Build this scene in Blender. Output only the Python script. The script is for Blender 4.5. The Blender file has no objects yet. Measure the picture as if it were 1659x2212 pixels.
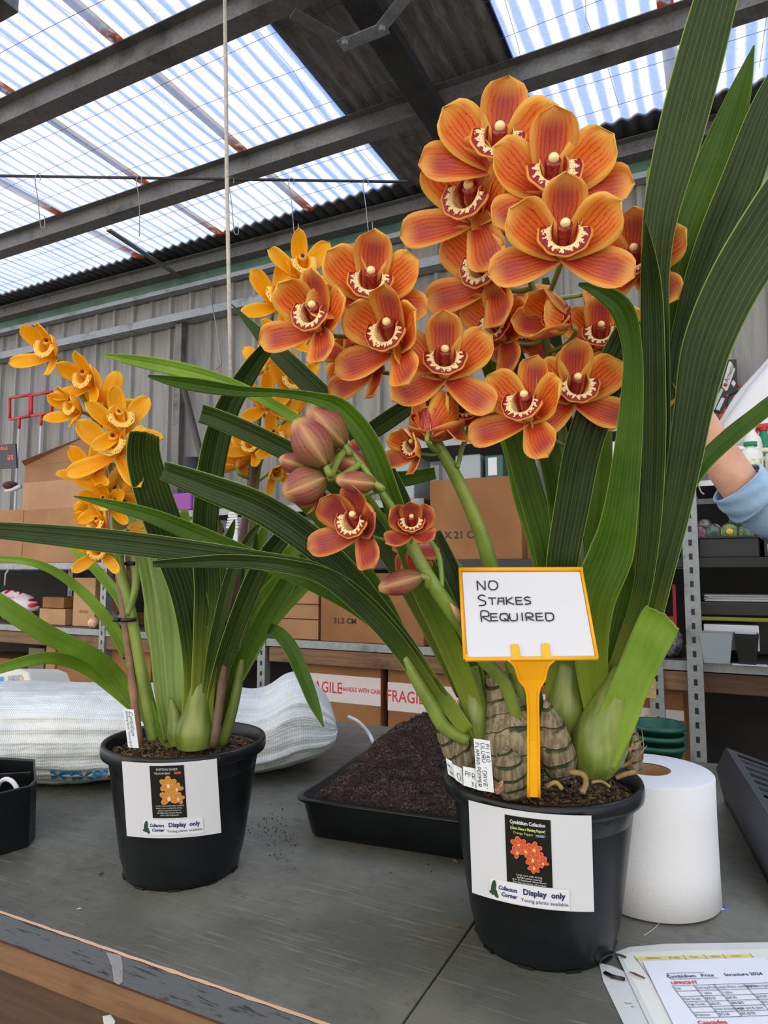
import bpy, math, random
from mathutils import Vector as V, Matrix, noise
from math import sin, cos, pi, radians as R
random.seed(7)
SC = bpy.context.scene
COL = SC.collection
# ---------------------------------------------------------------- camera
F, CX, CY = 1465.0, 829.5, 1106.0
YAW, PITCH = R(26.43), R(5.03)
CAM = V((0, 0, 1.356))
cd = bpy.data.cameras.new('camera'); cam = bpy.data.objects.new('camera', cd); COL.objects.link(cam)
cd.sensor_fit = 'VERTICAL'; cd.sensor_height = 36; cd.lens = F / 2212 * 36
cd.clip_start = 0.05
cam.location = CAM; cam.rotation_euler = (pi / 2 + PITCH, 0, YAW)
SC.camera = cam
RM = cam.rotation_euler.to_matrix()
RT, UP, FW = RM @ V((1, 0, 0)), RM @ V((0, 1, 0)), RM @ V((0, 0, -1))
# ---------------------------------------------------------------- world + exposure
SC.view_settings.view_transform = 'Standard'; SC.view_settings.look = 'None'
SC.view_settings.gamma = 1; SC.view_settings.use_curve_mapping = False
SC.view_settings.exposure = -0.08
SC.cycles.use_denoising = True
SC.cycles.max_bounces = 8; SC.cycles.transparent_max_bounces = 24; SC.cycles.caustics_reflective = False; SC.cycles.caustics_refractive = False
wd = bpy.data.worlds.new('overcast_sky'); SC.world = wd; wd.use_nodes = True
nt = wd.node_tree; nt.nodes.clear()
wo = nt.nodes.new('ShaderNodeOutputWorld'); bg = nt.nodes.new('ShaderNodeBackground')
tc = nt.nodes.new('ShaderNodeTexCoord'); nz = nt.nodes.new('ShaderNodeTexNoise'); cr = nt.nodes.new('ShaderNodeValToRGB')
nz.inputs['Scale'].default_value = 2.2; nz.inputs['Detail'].default_value = 4
cr.color_ramp.elements[0].position = .38; cr.color_ramp.elements[0].color = (.56, .70, 1, 1)
cr.color_ramp.elements[1].position = .6; cr.color_ramp.elements[1].color = (1, 1, 1, 1)
nt.links.new(tc.outputs['Generated'], nz.inputs['Vector']); nt.links.new(nz.outputs['Fac'], cr.inputs['Fac'])
sx = nt.nodes.new('ShaderNodeSeparateXYZ'); mr = nt.nodes.new('ShaderNodeMapRange'); mr2 = nt.nodes.new('ShaderNodeMapRange'); mx = nt.nodes.new('ShaderNodeMix'); mx.data_type = 'RGBA'
nt.links.new(tc.outputs['Generated'], sx.inputs[0]); nt.links.new(sx.outputs[1], mr.inputs[0]); nt.links.new(sx.outputs[1], mr2.inputs[0])
for q_, v_ in ((mr, (.15, -.5, 1.15, 2.3)), (mr2, (.15, -.5, 0, 1))):
    for i_ in range(4): q_.inputs[i_ + 1].default_value = v_[i_]
nt.links.new(mr.outputs[0], bg.inputs['Strength']); nt.links.new(mr2.outputs[0], mx.inputs[0]); nt.links.new(cr.outputs['Color'], mx.inputs[6]); mx.inputs[7].default_value = (1, .95, .88, 1)
nt.links.new(mx.outputs[2], bg.inputs['Color'])   # open side behind the camera: sky strength and warmth raised as added front fill
nt.links.new(bg.outputs[0], wo.inputs[0])
# soft daylight through the skylights from the upper right
sd = bpy.data.lights.new('sun', 'SUN'); so = bpy.data.objects.new('sun', sd); COL.objects.link(so)
sd.energy = 2.2; sd.angle = R(40); sd.color = (1, .97, .92); so.rotation_euler = (R(-28), R(18), 0)

# ---------------------------------------------------------------- pixel helpers (frame 1659 x 2212)
def ray(px, py): return FW + RT * ((px - CX) / F) - UP * ((py - CY) / F)
def P(px, py, d): return CAM + ray(px, py) * d
def onY(px, py, Y):
    r = ray(px, py); return CAM + r * (Y / r.y)
def onZ(px, py, z):
    r = ray(px, py); return CAM + r * ((z - CAM.z) / r.z)
TZ = 0.90
def T(px, py, h=0): return onZ(px, py, TZ + h)
def s(r, g, b):
    f = lambda c: ((c / 255 + .055) / 1.055) ** 2.4 if c > 10 else c / 255 / 12.92
    return (f(r), f(g), f(b), 1)

# ---------------------------------------------------------------- mesh helpers
WL = {}
def catmull(pts, n):
    out = []; m = len(pts)
    for i in range(m - 1):
        p0, p1, p2, p3 = pts[max(i - 1, 0)], pts[i], pts[i + 1], pts[min(i + 2, m - 1)]
        for k in range(n):
            t = k / n
            out.append(tuple(.5 * (2 * b + (c - a) * t + (2 * a - 5 * b + 4 * c - d) * t * t + (3 * b - a - 3 * c + d) * t ** 3)
                             for a, b, c, d in zip(p0, p1, p2, p3)))
    out.append(tuple(pts[-1])); return out
class G:
    def __init__(self): self.v = []; self.f = []; self.uv = []; self.mi = []; self.cur = 0
    def add(self, vs, fs, uvs=None):
        b = len(self.v); self.v += [V(p) for p in vs]; self.uv += list(uvs) if uvs else [(0, 0)] * len(vs)
        self.f += [tuple(i + b for i in f) for f in fs]; self.mi += [self.cur] * len(fs); return self
    def box(self, a, b, M=None):
        x0, y0, z0 = a; x1, y1, z1 = b
        vs = [V(p) for p in ((x0, y0, z0), (x1, y0, z0), (x1, y1, z0), (x0, y1, z0), (x0, y0, z1), (x1, y0, z1), (x1, y1, z1), (x0, y1, z1))]
        if M: vs = [M @ p for p in vs]
        return self.add(vs, [(0, 3, 2, 1), (4, 5, 6, 7), (0, 1, 5, 4), (1, 2, 6, 5), (2, 3, 7, 6), (3, 0, 4, 7)])
    def grid(self, fn, nu, nv, closed=False):
        vs, uv, fs = [], [], []
        for j in range(nv + 1):
            for i in range(nu + (0 if closed else 1)):
                vs.append(fn(i / nu, j / nv)); uv.append((i / nu, j / nv))
        w = nu if closed else nu + 1
        for j in range(nv):
            for i in range(nu):
                k = (i + 1) % w if closed else i + 1
                fs.append((j * w + i, j * w + k, (j + 1) * w + k, (j + 1) * w + i))
        return self.add(vs, fs, uv)
    def tube(self, pts, rad, n=10, cap=True, flat=1.0):
        pts = [V(p) for p in pts]; m = len(pts)
        if not hasattr(rad, '__len__'): rad = [rad] * m
        ref = None; rings = []
        for i, p in enumerate(pts):
            t = (pts[min(i + 1, m - 1)] - pts[max(i - 1, 0)]).normalized()
            if ref is None: ref = t.orthogonal().normalized() if abs(t.z) > .9 else t.cross(V((0, 0, 1))).normalized()
            ref = (ref - t * ref.dot(t)).normalized(); q = t.cross(ref)
            rings.append((p, ref.copy(), q, rad[i]))
        self.grid(lambda u, v: (lambda r: r[0] + (r[1] * cos(2 * pi * u) + r[2] * sin(2 * pi * u) * flat) * r[3])(rings[round(v * (m - 1))]), n, m - 1, True)
        if cap:
            b = len(self.v) - n * m
            self.f += [tuple(range(b + n - 1, b - 1, -1)), tuple(range(b + n * (m - 1), b + n * m))]; self.mi += [self.cur] * 2
        return self
    def lathe(self, prof, c, n=48, M=None):
        c = V(c); m = len(prof)
        def fn(u, v):
            r, z = prof[round(v * (m - 1))]
            p = V((r * cos(2 * pi * u), r * sin(2 * pi * u), z))
            return c + (M @ p if M else p)
        return self.grid(fn, n, m - 1, True)
    def ball(self, c, r, n=8, sc=(1, 1, 1)):
        c = V(c)
        return self.grid(lambda u, v: c + V((r * sc[0] * sin(pi * (.001 + .998 * v)) * cos(-2 * pi * u), r * sc[1] * sin(pi * (.001 + .998 * v)) * sin(-2 * pi * u), -r * sc[2] * cos(pi * v))), n, max(4, n // 2), True)
    def build(self, name, mat, parent=None, smooth=True, bevel=0, solid=0, sub=0, off=0):
        me = bpy.data.meshes.new(name); me.from_pydata(self.v, [], self.f); me.update()
        uvl = me.uv_layers.new(name='uv'); uvs = self.uv
        for l in me.loops: uvl.data[l.index].uv = uvs[l.vertex_index]
        for m in (mat if isinstance(mat, (list, tuple)) else [mat]): me.materials.append(m)
        if any(self.mi): me.polygons.foreach_set('material_index', self.mi)
        if smooth: me.polygons.foreach_set('use_smooth', [True] * len(me.polygons))
        o = bpy.data.objects.new(name, me); COL.objects.link(o)
        if parent: o.parent = parent; o.location = -WL[parent.name]
        WL[o.name] = V((0, 0, 0))
        if sub: md = o.modifiers.new('sub', 'SUBSURF'); md.levels = md.render_levels = sub
        if solid: md = o.modifiers.new('solid', 'SOLIDIFY'); md.thickness = solid; md.offset = off
        if bevel:
            md = o.modifiers.new('bevel', 'BEVEL'); md.width = bevel; md.segments = 2; md.limit_method = 'ANGLE'; md.angle_limit = R(40)
        return o
def tag(o, label, cat, group=None, kind=None):
    o['label'] = label; o['category'] = cat
    if group: o['group'] = group
    if kind: o['kind'] = kind
    return o
def thing(name, loc, label, cat, group=None):
    o = bpy.data.objects.new(name, None); COL.objects.link(o); o.location = loc; o.empty_display_size = .05
    WL[o.name] = V(loc); return tag(o, label, cat, group)
def struct(o, nm=None): o['kind'] = 'structure'; return o
def text2d(txt, size, align='CENTER', bold=0.0, shear=0.0, sx=1.0):
    c = bpy.data.curves.new('t', 'FONT'); c.body = txt; c.size = size; c.align_x = align; c.align_y = 'CENTER'; c.offset = bold; c.shear = shear
    c.resolution_u = 2
    o = bpy.data.objects.new('t', c); COL.objects.link(o)
    dg = bpy.context.evaluated_depsgraph_get(); dg.update()
    me = o.evaluated_get(dg).to_mesh(); vs = [(v.co.x * sx, v.co.y) for v in me.vertices]; fs = [tuple(p.vertices) for p in me.polygons]
    o.evaluated_get(dg).to_mesh_clear(); bpy.data.objects.remove(o); bpy.data.curves.remove(c)
    return vs, fs
def put_text(g, mp, txt, u, v, size, align='CENTER', rot=0.0, lift=.0004, **kw):
    vs, fs = text2d(txt, size, align, **kw); c_, s_ = cos(rot), sin(rot)
    g.add([mp(u + x * c_ - y * s_, v + x * s_ + y * c_, lift) for x, y in vs], fs)
STK = {'N': ['0,0 0,1 .8,0 .85,1'], 'O': ['.15,.9 0,.5 .15,.1 .6,0 .95,.3 .95,.75 .6,1 .1,.95'], 'S': ['.8,.9 .4,1 .05,.75 .3,.55 .75,.4 .7,.08 .1,0'],
 'T': ['0,.9 .95,.9', '.45,.9 .45,0'], 'A': ['0,0 .15,.85 .8,.9 .8,0', '.1,.45 .8,.45'], 'K': ['0,1 0,0', '.8,.95 0,.45 .9,0'], 'E': ['.85,.95 .1,.95 .1,0 .9,.02', '.1,.5 .8,.5'],
 'R': ['.1,0 .1,.95 .8,.95 .85,.5 .2,.45 .95,0'], 'Q': ['.15,.9 0,.45 .2,.05 .8,.05 1,.5 .75,.95 .15,.9', '.5,.3 1,-.05'], 'U': ['0,.95 .05,.1 .5,0 .85,.15 .9,.95'],
 'I': ['.3,1 .3,0'], 'D': ['.1,1 .1,0 .8,.05 1,.5 .8,.95 .05,.97'], 'P': ['.1,0 .1,.95 .85,.9 .85,.5 .1,.45'], 'L': ['.1,1 .1,0 .8,0'], 'M': ['0,0 .1,1 .5,.4 .9,1 1,0'],
 'F': ['.1,0 .1,.95 .85,.95', '.1,.5 .7,.5'], 'G': ['.9,.85 .3,.95 0,.5 .3,.02 .9,.1 .9,.45 .5,.45'], 'V': ['0,1 .45,0 .9,1'], 'x': ['0,.6 .5,.1', '.5,.6 0,.1'],
 '1': ['.3,1 .3,0'], '3': ['.1,.95 .8,.85 .4,.55 .85,.25 .1,0'], '4': ['.6,0 .6,1 0,.4 .9,.4'], '0': ['.2,.9 .1,.2 .6,0 .9,.5 .6,1 .2,.9'], '2': ['.1,.8 .5,1 .8,.7 .1,0 .9,0'],
 '7': ['.1,.95 .85,.95 .3,0'], '-': ['.1,.5 .7,.5'], "'": ['.3,1 .25,.75'], '6': ['.7,1 .1,.4 .4,0 .8,.25 .2,.4'], '_': ['0,0 1,0'], 'Y': ['0,1 .4,.5 .8,1', '.4,.5 .4,0']}
def pen(g, mp, txt, u, v, h, w, gap, sw, rot=0, lift=.0005):
    c_, s_ = cos(rot), sin(rot); x0 = 0
    for ch in txt:
        for st in STK.get(ch, []):
            pts = [tuple(map(float, q.split(','))) for q in st.split()]
            pts = catmull([(a, b) for a, b in pts], 4) if len(pts) > 2 and ch in 'OSQUDGRP3026' else pts
            pp = [(x0 + a * w, b * h) for a, b in pts]
            for (ax, ay), (bx, by) in zip(pp, pp[1:]):
                dx, dy = bx - ax, by - ay; l = math.hypot(dx, dy) or 1; nx, ny = -dy / l * sw, dx / l * sw; ex, ey = dx / l * sw * .6, dy / l * sw * .6
                q = [(ax + nx - ex, ay + ny - ey), (ax - nx - ex, ay - ny - ey), (bx - nx + ex, by - ny + ey), (bx + nx + ex, by + ny + ey)]
                g.add([mp(u + a * c_ - b * s_, v + a * s_ + b * c_, lift) for a, b in q], [(0, 1, 2, 3)])
        x0 += (w * (.5 if ch == 'I' else 1) + gap) if ch != ' ' else w * .6

# ---------------------------------------------------------------- materials
class N:
    def __init__(self, name):
        self.m = bpy.data.materials.new(name); self.m.use_nodes = True; self.t = self.m.node_tree; self.t.nodes.clear()
        self.out = self.n('OutputMaterial')
    def n(self, k, **kw):
        x = self.t.nodes.new('ShaderNode' + k)
        for a, b in kw.items(): setattr(x, a, b)
        return x
    def set(self, sock, val):
        if hasattr(val, 'links'): self.t.links.new(val, sock)
        elif val is not None: sock.default_value = val
    def math(self, op, a, b=None, c=None, clamp=False):
        x = self.n('Math', operation=op); x.use_clamp = clamp
        for i, q in enumerate((a, b, c)):
            if q is not None: self.set(x.inputs[i], q)
        return x.outputs[0]
    def mix(self, f, a, b, mode='MIX'):
        x = self.n('Mix', data_type='RGBA', blend_type=mode); self.set(x.inputs[0], f); self.set(x.inputs[6], a); self.set(x.inputs[7], b); return x.outputs[2]
    def noise(self, scale, vec=None, detail=4, rough=.6, dist=0):
        x = self.n('TexNoise'); x.inputs['Scale'].default_value = scale; x.inputs['Detail'].default_value = detail; x.inputs['Roughness'].default_value = rough
        x.inputs['Distortion'].default_value = dist
        if vec is not None: self.set(x.inputs['Vector'], vec)
        return x.outputs['Fac']
    def ramp(self, f, a, b, ca=0, cb=1):   # smooth range map
        x = self.n('MapRange', interpolation_type='SMOOTHSTEP'); self.set(x.inputs[0], f); x.inputs[1].default_value = a; x.inputs[2].default_value = b
        x.inputs[3].default_value = ca; x.inputs[4].default_value = cb; return x.outputs[0]
    def obj(self): return self.n('TexCoord').outputs['Object']
    def uv(self):
        x = self.n('SeparateXYZ'); self.t.links.new(self.n('TexCoord').outputs['UV'], x.inputs[0]); return x.outputs[0], x.outputs[1]
    def scale(self, vec, sc):
        x = self.n('Mapping'); self.set(x.inputs[0], vec); x.inputs['Scale'].default_value = sc; return x.outputs[0]
    def bsdf(self, col, rough=.5, metal=0, spec=.5, bump=None, bs=.2, bd=.01, **kw):
        b = self.n('BsdfPrincipled'); self.set(b.inputs['Base Color'], col); self.set(b.inputs['Roughness'], rough); self.set(b.inputs['Metallic'], metal)
        b.inputs['Specular IOR Level'].default_value = spec
        for k, v in kw.items(): b.inputs[k.replace('_', ' ')].default_value = v
        if bump is not None:
            x = self.n('Bump'); x.inputs['Strength'].default_value = bs; x.inputs['Distance'].default_value = bd; self.set(x.inputs['Height'], bump)
            self.t.links.new(x.outputs[0], b.inputs['Normal'])
        return b.outputs[0]
    def mixs(self, f, a, b):
        x = self.n('MixShader'); self.set(x.inputs[0], f); self.t.links.new(a, x.inputs[1]); self.t.links.new(b, x.inputs[2]); return x.outputs[0]
    def done(self, sh): self.t.links.new(sh, self.out.inputs[0]); return self.m
def mat(name, c1, rough=.5, metal=0, c2=None, ns=20, bs=0, bns=200, spec=.5, stretch=None, **kw):
    n = N(name); o = n.obj() if stretch is None else None
    if stretch: o = n.scale(n.obj(), stretch)
    col = n.mix(n.ramp(n.noise(ns, o, 6), .35, .65), c1, c2) if c2 else c1
    return n.done(n.bsdf(col, rough, metal, spec, n.noise(bns, o, 3) if bs else None, bs, .004, **kw))
def petal_mat(name, mid, edge, base, vein, back, purple=None, tr=.35):
    n = N(name); u, v = n.uv(); d = n.math('ABSOLUTE', n.math('SUBTRACT', n.math('MULTIPLY', u, 2), 1))
    inf = n.n('ObjectInfo').outputs['Random']; ob = n.obj()
    ns = n.noise(60, ob, 3)
    col = n.mix(n.ramp(n.math('ADD', v, n.math('MULTIPLY', n.math('SUBTRACT', ns, .5), .3)), .0, .6), base, mid)
    col = n.mix(n.math('MULTIPLY', inf, .35), col, n.mix(.5, col, base))
    ph = n.math('ADD', n.math('MULTIPLY', u, 2 * pi * 10), n.math('MULTIPLY', n.noise(45, ob, 3), 11))
    vn = n.ramp(n.math('SINE', ph), .35, 1.0)
    fin = n.ramp(n.noise(500, ob, 2), .4, .7)
    vn = n.math('MULTIPLY', vn, n.math('ADD', .38, n.math('MULTIPLY', fin, .5)))
    col = n.mix(vn, col, vein)
    if purple: col = n.mix(n.math('MULTIPLY', n.math('MULTIPLY', n.ramp(v, .3, .7), n.ramp(d, .75, .15)), .6), col, purple)
    e = n.math('MAXIMUM', n.ramp(d, .5, 1.0), n.ramp(v, .72, 1.0))
    col = n.mix(n.math('MULTIPLY', e, .92), col, edge)
    bf = n.n('NewGeometry').outputs['Backfacing']
    col = n.mix(n.math('MULTIPLY', bf, .55), col, back)
    b = n.bsdf(col, .42, 0, .35, vn, .12, .0006)
    t = n.n('BsdfTranslucent'); n.set(t.inputs[0], col)
    return n.done(n.mixs(tr, b, t.outputs[0]))
OR_P = petal_mat('orange_petal', s(248, 138, 50), s(255, 212, 96), s(216, 52, 46), s(176, 34, 22), s(226, 148, 84), tr=.42)
OR_S = petal_mat('orange_sepal', s(240, 126, 58), s(252, 198, 96), s(208, 56, 52), s(160, 34, 32), s(216, 136, 84), s(170, 66, 86), .42)
RD_P = petal_mat('rust_petal', s(190, 84, 52), s(216, 140, 76), s(160, 46, 36), s(130, 30, 22), s(186, 110, 84), s(140, 52, 66), .22)
YE_P = petal_mat('yellow_petal', s(255, 202, 22), s(255, 216, 70), s(254, 172, 18), s(238, 142, 10), s(252, 190, 50), tr=.42)
BUD_M = petal_mat('bud_skin', s(160, 92, 74), s(206, 160, 104), s(126, 104, 52), s(116, 48, 44), s(170, 110, 80), s(128, 56, 62), .12)
def lip_mat(name, cream, red, edge, back, blot, side):
    n = N(name); u, v = n.uv(); ob = n.obj()
    d = n.math('ABSOLUTE', n.math('SUBTRACT', n.math('MULTIPLY', u, 2), 1))
    fing = n.math('ADD', n.math('MULTIPLY', n.math('SINE', n.math('ADD', n.math('MULTIPLY', u, 60), n.math('MULTIPLY', n.noise(200, ob, 2), 10))), .10), n.math('MULTIPLY', n.math('SUBTRACT', n.noise(420, ob, 2), .5), .34))
    vv = n.math('ADD', v, fing)
    col = n.mix(n.math('MULTIPLY', n.ramp(d, .6, .8), n.ramp(v, .5, .36)), cream, side)
    col = n.mix(n.math('MULTIPLY', n.ramp(vv, .68, .71), blot), col, red)
    sp = n.ramp(n.noise(520, ob, 1), .62, .68)
    col = n.mix(n.math('MULTIPLY', n.math('MULTIPLY', sp, n.ramp(v, .1, .4)), n.ramp(v, .7, .6)), col, red)
    col = n.mix(n.ramp(n.math('ADD', v, n.math('MULTIPLY', n.noise(200, ob, 1), .03)), .905, .93), col, edge)
    bf = n.n('NewGeometry').outputs['Backfacing']
    col = n.mix(bf, col, n.mix(n.ramp(v, .55, .95), back, edge))
    b = n.bsdf(col, .4, 0, .35)
    t = n.n('BsdfTranslucent'); n.set(t.inputs[0], col)
    return n.done(n.mixs(.2, b, t.outputs[0]))
OR_L = lip_mat('orange_lip', s(246, 222, 160), s(140, 14, 20), s(232, 150, 60), s(226, 150, 116), 1.0, s(190, 60, 44))
def yl():
    n = N('yellow_lip'); u, v = n.uv(); ob = n.obj()
    sp = n.math('MULTIPLY', n.ramp(n.noise(480, ob, 1), .56, .62), n.math('MULTIPLY', n.ramp(v, .7, .78), n.ramp(v, .96, .9)))
    col = n.mix(n.ramp(v, .5, .9), s(252, 200, 70), s(250, 226, 130)); col = n.mix(sp, col, s(140, 30, 20)); col = n.mix(n.ramp(v, .93, .96), col, s(250, 180, 40))
    t = n.n('BsdfTranslucent'); n.set(t.inputs[0], col)
    return n.done(n.mixs(.25, n.bsdf(col, .4, 0, .35), t.outputs[0]))
YE_L = yl()
CAP_M = mat('cream_cap', s(250, 224, 160), .35); COLR_M = mat('column_red', s(120, 18, 26), .4, c2=s(178, 60, 50), ns=300)
COLY_M = mat('column_yellow', s(240, 160, 30), .4); CAPD_M = mat('dark_cap', s(96, 20, 24), .35); CAPY_M = mat('yellow_cap', s(250, 210, 90), .4)
def leaf_mat(name, c1, c2, tr, rough=.45):
    n = N(name); u, v = n.uv(); ob = n.obj()
    d = n.math('ABSOLUTE', n.math('SUBTRACT', n.math('MULTIPLY', u, 2), 1))
    col = n.mix(n.ramp(n.noise(9, ob, 4), .3, .7), c1, c2)
    w = n.ramp(n.math('SINE', n.math('ADD', n.math('MULTIPLY', u, 2 * pi * 9), n.math('MULTIPLY', n.noise(3, ob, 1), 2))), .86, 1)
    w2 = n.ramp(n.math('SINE', n.math('MULTIPLY', u, 2 * pi * 26)), .2, 1)
    col = n.mix(n.math('MULTIPLY', w, .28), col, n.mix(.5, c2, s(170, 190, 90)))
    col = n.mix(n.math('MULTIPLY', w2, .14), col, n.mix(.5, c1, (0, 0, 0, 1)))
    col = n.mix(n.ramp(d, .93, 1), col, s(150, 176, 84))
    col = n.mix(n.math('MULTIPLY', n.ramp(v, .28, .02), .6), col, s(158, 170, 62))
    b = n.bsdf(col, rough, 0, .22, n.math('ADD', w2, w), .1, .0006)
    t = n.n('BsdfTranslucent'); n.set(t.inputs[0], n.mix(.3, col, s(140, 180, 30)))
    return n.done(n.mixs(tr, b, t.outputs[0]))
LF_D = leaf_mat('dark_leaf', s(30, 47, 9), s(45, 65, 16), .08)
LF_M = leaf_mat('mid_leaf', s(54, 86, 12), s(78, 114, 22), .24)
LF_L = leaf_mat('light_leaf', s(116, 156, 46), s(154, 188, 76), .35)
LF_P = leaf_mat('pale_leaf', s(160, 192, 100), s(190, 216, 130), .35)
STEM = mat('green_stem', s(98, 122, 40), .4, c2=s(132, 148, 62), ns=14)
STEM_D = mat('dark_stem', s(84, 98, 38), .45, c2=s(108, 120, 54), ns=14)
def bulb_mat(name, c1, c2, c3, rings):
    n = N(name); u, v = n.uv(); ob = n.obj()
    st = n.noise(3.2, n.scale(n.obj(), (60, 60, 9)), 5); col = n.mix(n.ramp(st, .38, .62), c1, c2)
    q = n.math('ADD', n.math('MULTIPLY', v, rings), n.math('ADD', n.math('MULTIPLY', n.noise(24, ob, 2), .9), n.math('MULTIPLY', n.math('SINE', n.math('MULTIPLY', u, 2 * pi)), .25)))
    fr = n.math('FRACT', q)
    col = n.mix(n.math('MULTIPLY', n.ramp(fr, .74, .8), n.ramp(n.noise(30, ob, 2), .38, .52)), col, c3)
    col = n.mix(n.ramp(fr, .93, .97), col, s(40, 34, 24))
    return n.done(n.bsdf(col, .7, 0, .3, n.math('ADD', st, n.math('MULTIPLY', fr, 1.4)), .8, .004))
BARK = bulb_mat('papery_bract', s(112, 100, 78), s(158, 146, 118), s(56, 66, 34), 6)
BARK2 = bulb_mat('ringed_bulb', s(104, 92, 70), s(150, 136, 108), s(50, 62, 30), 5)
GBULB = mat('green_bulb', s(96, 116, 44), .35, c2=s(132, 144, 66), ns=6, stretch=(9, 9, 1.5), bs=.1, bns=40)
POT = mat('black_pot_plastic', s(13, 15, 17), .33, c2=s(20, 23, 26), ns=8, spec=.35)
BLK = mat('black_plastic', s(14, 14, 15), .4); BLKM = mat('matt_black', s(30, 31, 32), .6)
CARD = mat('white_card', s(204, 206, 211), .5); INKB = mat('black_ink', s(16, 16, 18), .5); LABELK = mat('label_black', s(22, 20, 18), .35)
PAPER = mat('white_paper', s(214, 216, 220), .55); STICK = mat('sticker_white', s(216, 217, 222), .35)
NAVY = mat('navy_ink', s(22, 36, 92), .5); BLUEI = mat('blue_ink', s(24, 120, 168), .5); REDI = mat('red_ink', s(206, 44, 60), .5); GREYI = mat('grey_ink', s(90, 92, 96), .6)
PGRN = mat('pale_green_ink', s(176, 196, 110), .5); PWHT = mat('pale_ink', s(206, 208, 204), .5); PBLU = mat('pale_blue_ink', s(140, 180, 220), .5); PRED = mat('coral_ink', s(226, 80, 66), .5)
YPL = mat('yellow_plastic', s(240, 176, 12), .38, c2=s(232, 160, 10), ns=10, Subsurface_Weight=.0)
def galv(name, a, b, r=.5):
    n = N(name); v = n.n('TexVoronoi'); v.inputs['Scale'].default_value = 60; n.set(v.inputs['Vector'], n.obj())
    c = n.mix(n.ramp(v.outputs['Distance'], -.8, 1.6), a, b); c = n.mix(n.ramp(n.noise(5, n.obj(), 5), .5, .75), c, n.mix(.6, a, s(60, 54, 48)))
    return n.done(n.bsdf(c, r, .6, .5))
GALV = galv('galvanised_steel', s(128, 132, 134), s(158, 162, 164)); GALVD = galv('weathered_steel', s(92, 90, 87), s(128, 125, 121), .55); STEELD = galv('dark_steel', s(50, 50, 51), s(70, 70, 70), .6)
CARTON = mat('cardboard', s(170, 128, 94), .8, c2=s(156, 114, 82), ns=3, bs=.1, bns=90, spec=.2)
CARTON2 = mat('brown_cardboard', s(152, 108, 70), .8, c2=s(136, 94, 60), ns=4, bs=.1, bns=90, spec=.2); CARTON3 = mat('kraft_cardboard', s(186, 150, 110), .8, c2=s(170, 132, 94), ns=4, spec=.2)
TAPE = mat('packing_tape', s(176, 142, 96), .25); WTAPE = mat('white_tape', s(216, 206, 204), .35)
# ================================================================ SETTING
def table_mat():
    n = N('grey_laminate'); ob = n.obj(); a = n.noise(2.2, ob, 5); b = n.noise(26, ob, 6, .75)
    col = n.mix(n.ramp(a, .35, .68), s(84, 84, 77), s(118, 117, 108)); col = n.mix(n.math('MULTIPLY', n.ramp(b, .5, .72), .5), col, s(62, 60, 54))
    for sc, rot in (((3, 90, 1), .5), ((3, 120, 1), -.6), ((4, 70, 1), 1.3)):
        m = n.n('Mapping'); n.set(m.inputs[0], ob); m.inputs['Rotation'].default_value = (0, 0, rot); m.inputs['Scale'].default_value = sc
        col = n.mix(n.math('MULTIPLY', n.ramp(n.noise(3.1, m.outputs[0], 2, .5, .3), .62, .72), .3), col, s(150, 146, 132))
    dirt = n.ramp(n.noise(5.5, ob, 3), .66, .72); col = n.mix(n.math('MULTIPLY', dirt, .35), col, s(92, 74, 58))
    return n.done(n.bsdf(col, n.ramp(b, .3, .7, .36, .55), 0, .5, b, .12, .001))
TABLE_M = table_mat()
yF = (T(0, 1979).y + T(700, 2194).y) / 2
yB = (T(1511, 1646).y + T(1659, 1661).y) / 2
xs = T(1020, 1998).x
g = G()
g.box((-2.8, yF, TZ - .032), (xs - .0012, yB, TZ)); g.box((xs + .0012, yF, TZ - .032), (1.5, yB, TZ))
tb = thing('workbench', (-.5, yF, 0), 'long grey laminate workbench with brown timber front rails under the orchid pots', 'workbench')
g.build('worktop', TABLE_M, tb, False, .0015)
def edge_mat():
    n = N('worn_edging'); ob = n.scale(n.obj(), (4, 1, 40)); f = n.noise(5, ob, 6, .7)
    col = n.mix(n.ramp(f, .55, .62), s(84, 90, 96), s(46, 45, 44)); return n.done(n.bsdf(col, .6, 0, .4, f, .3, .002))
G().box((-2.8, yF - .003, TZ - .034), (1.5, yF, TZ - .0015)).build('edge_strip', edge_mat(), tb, False)
def chip():
    g = G()
    g.grid(lambda u, v: V((-1.0 + 1.35 * u, yF - .0036 + .004 * v + .0018 * noise.noise(V((u * 60, v, 0))), TZ + .0004 - .0006 * (1 - v))), 200, 1)
    g.build('worn_edge', mat('bare_chipboard', s(206, 168, 136), .8), tb, False)
chip()
def wood(name, a, b, c):
    n = N(name); f = n.noise(4, n.scale(n.obj(), (1, 6, 14)), 6, .7); col = n.mix(n.ramp(f, .35, .65), a, b)
    col = n.mix(n.ramp(n.noise(3, n.obj(), 4), .55, .7), col, c); return n.done(n.bsdf(col, .65, 0, .3, f, .2, .002))
W1 = wood('worn_timber', s(132, 100, 72), s(106, 78, 56), s(80, 56, 42)); W2 = wood('dark_timber', s(92, 70, 52), s(78, 58, 43), s(58, 47, 38)); W3 = wood('red_timber', s(90, 56, 44), s(70, 44, 36), s(52, 36, 30))
G().box((-2.8, yF + .006, TZ - .044), (1.5, yF + .1, TZ - .0345)).build('rail', W3, tb, False)
G().box((-2.8, yF + .012, TZ - .085), (1.5, yF + .05, TZ - .0445)).build('rail', W1, tb, False, .002)
G().box((-2.8, yF + .030, TZ - .20), (1.5, yF + .055, TZ - .0855)).build('apron', W2, tb, False, .002)
for lx in (-2.4, -.75, 1.0):
    for ly in (yF + .09, yB - .14): G().box((lx, ly, 0), (lx + .09, ly + .09, TZ - .033)).build('leg', W2, tb, False, .003)
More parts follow.
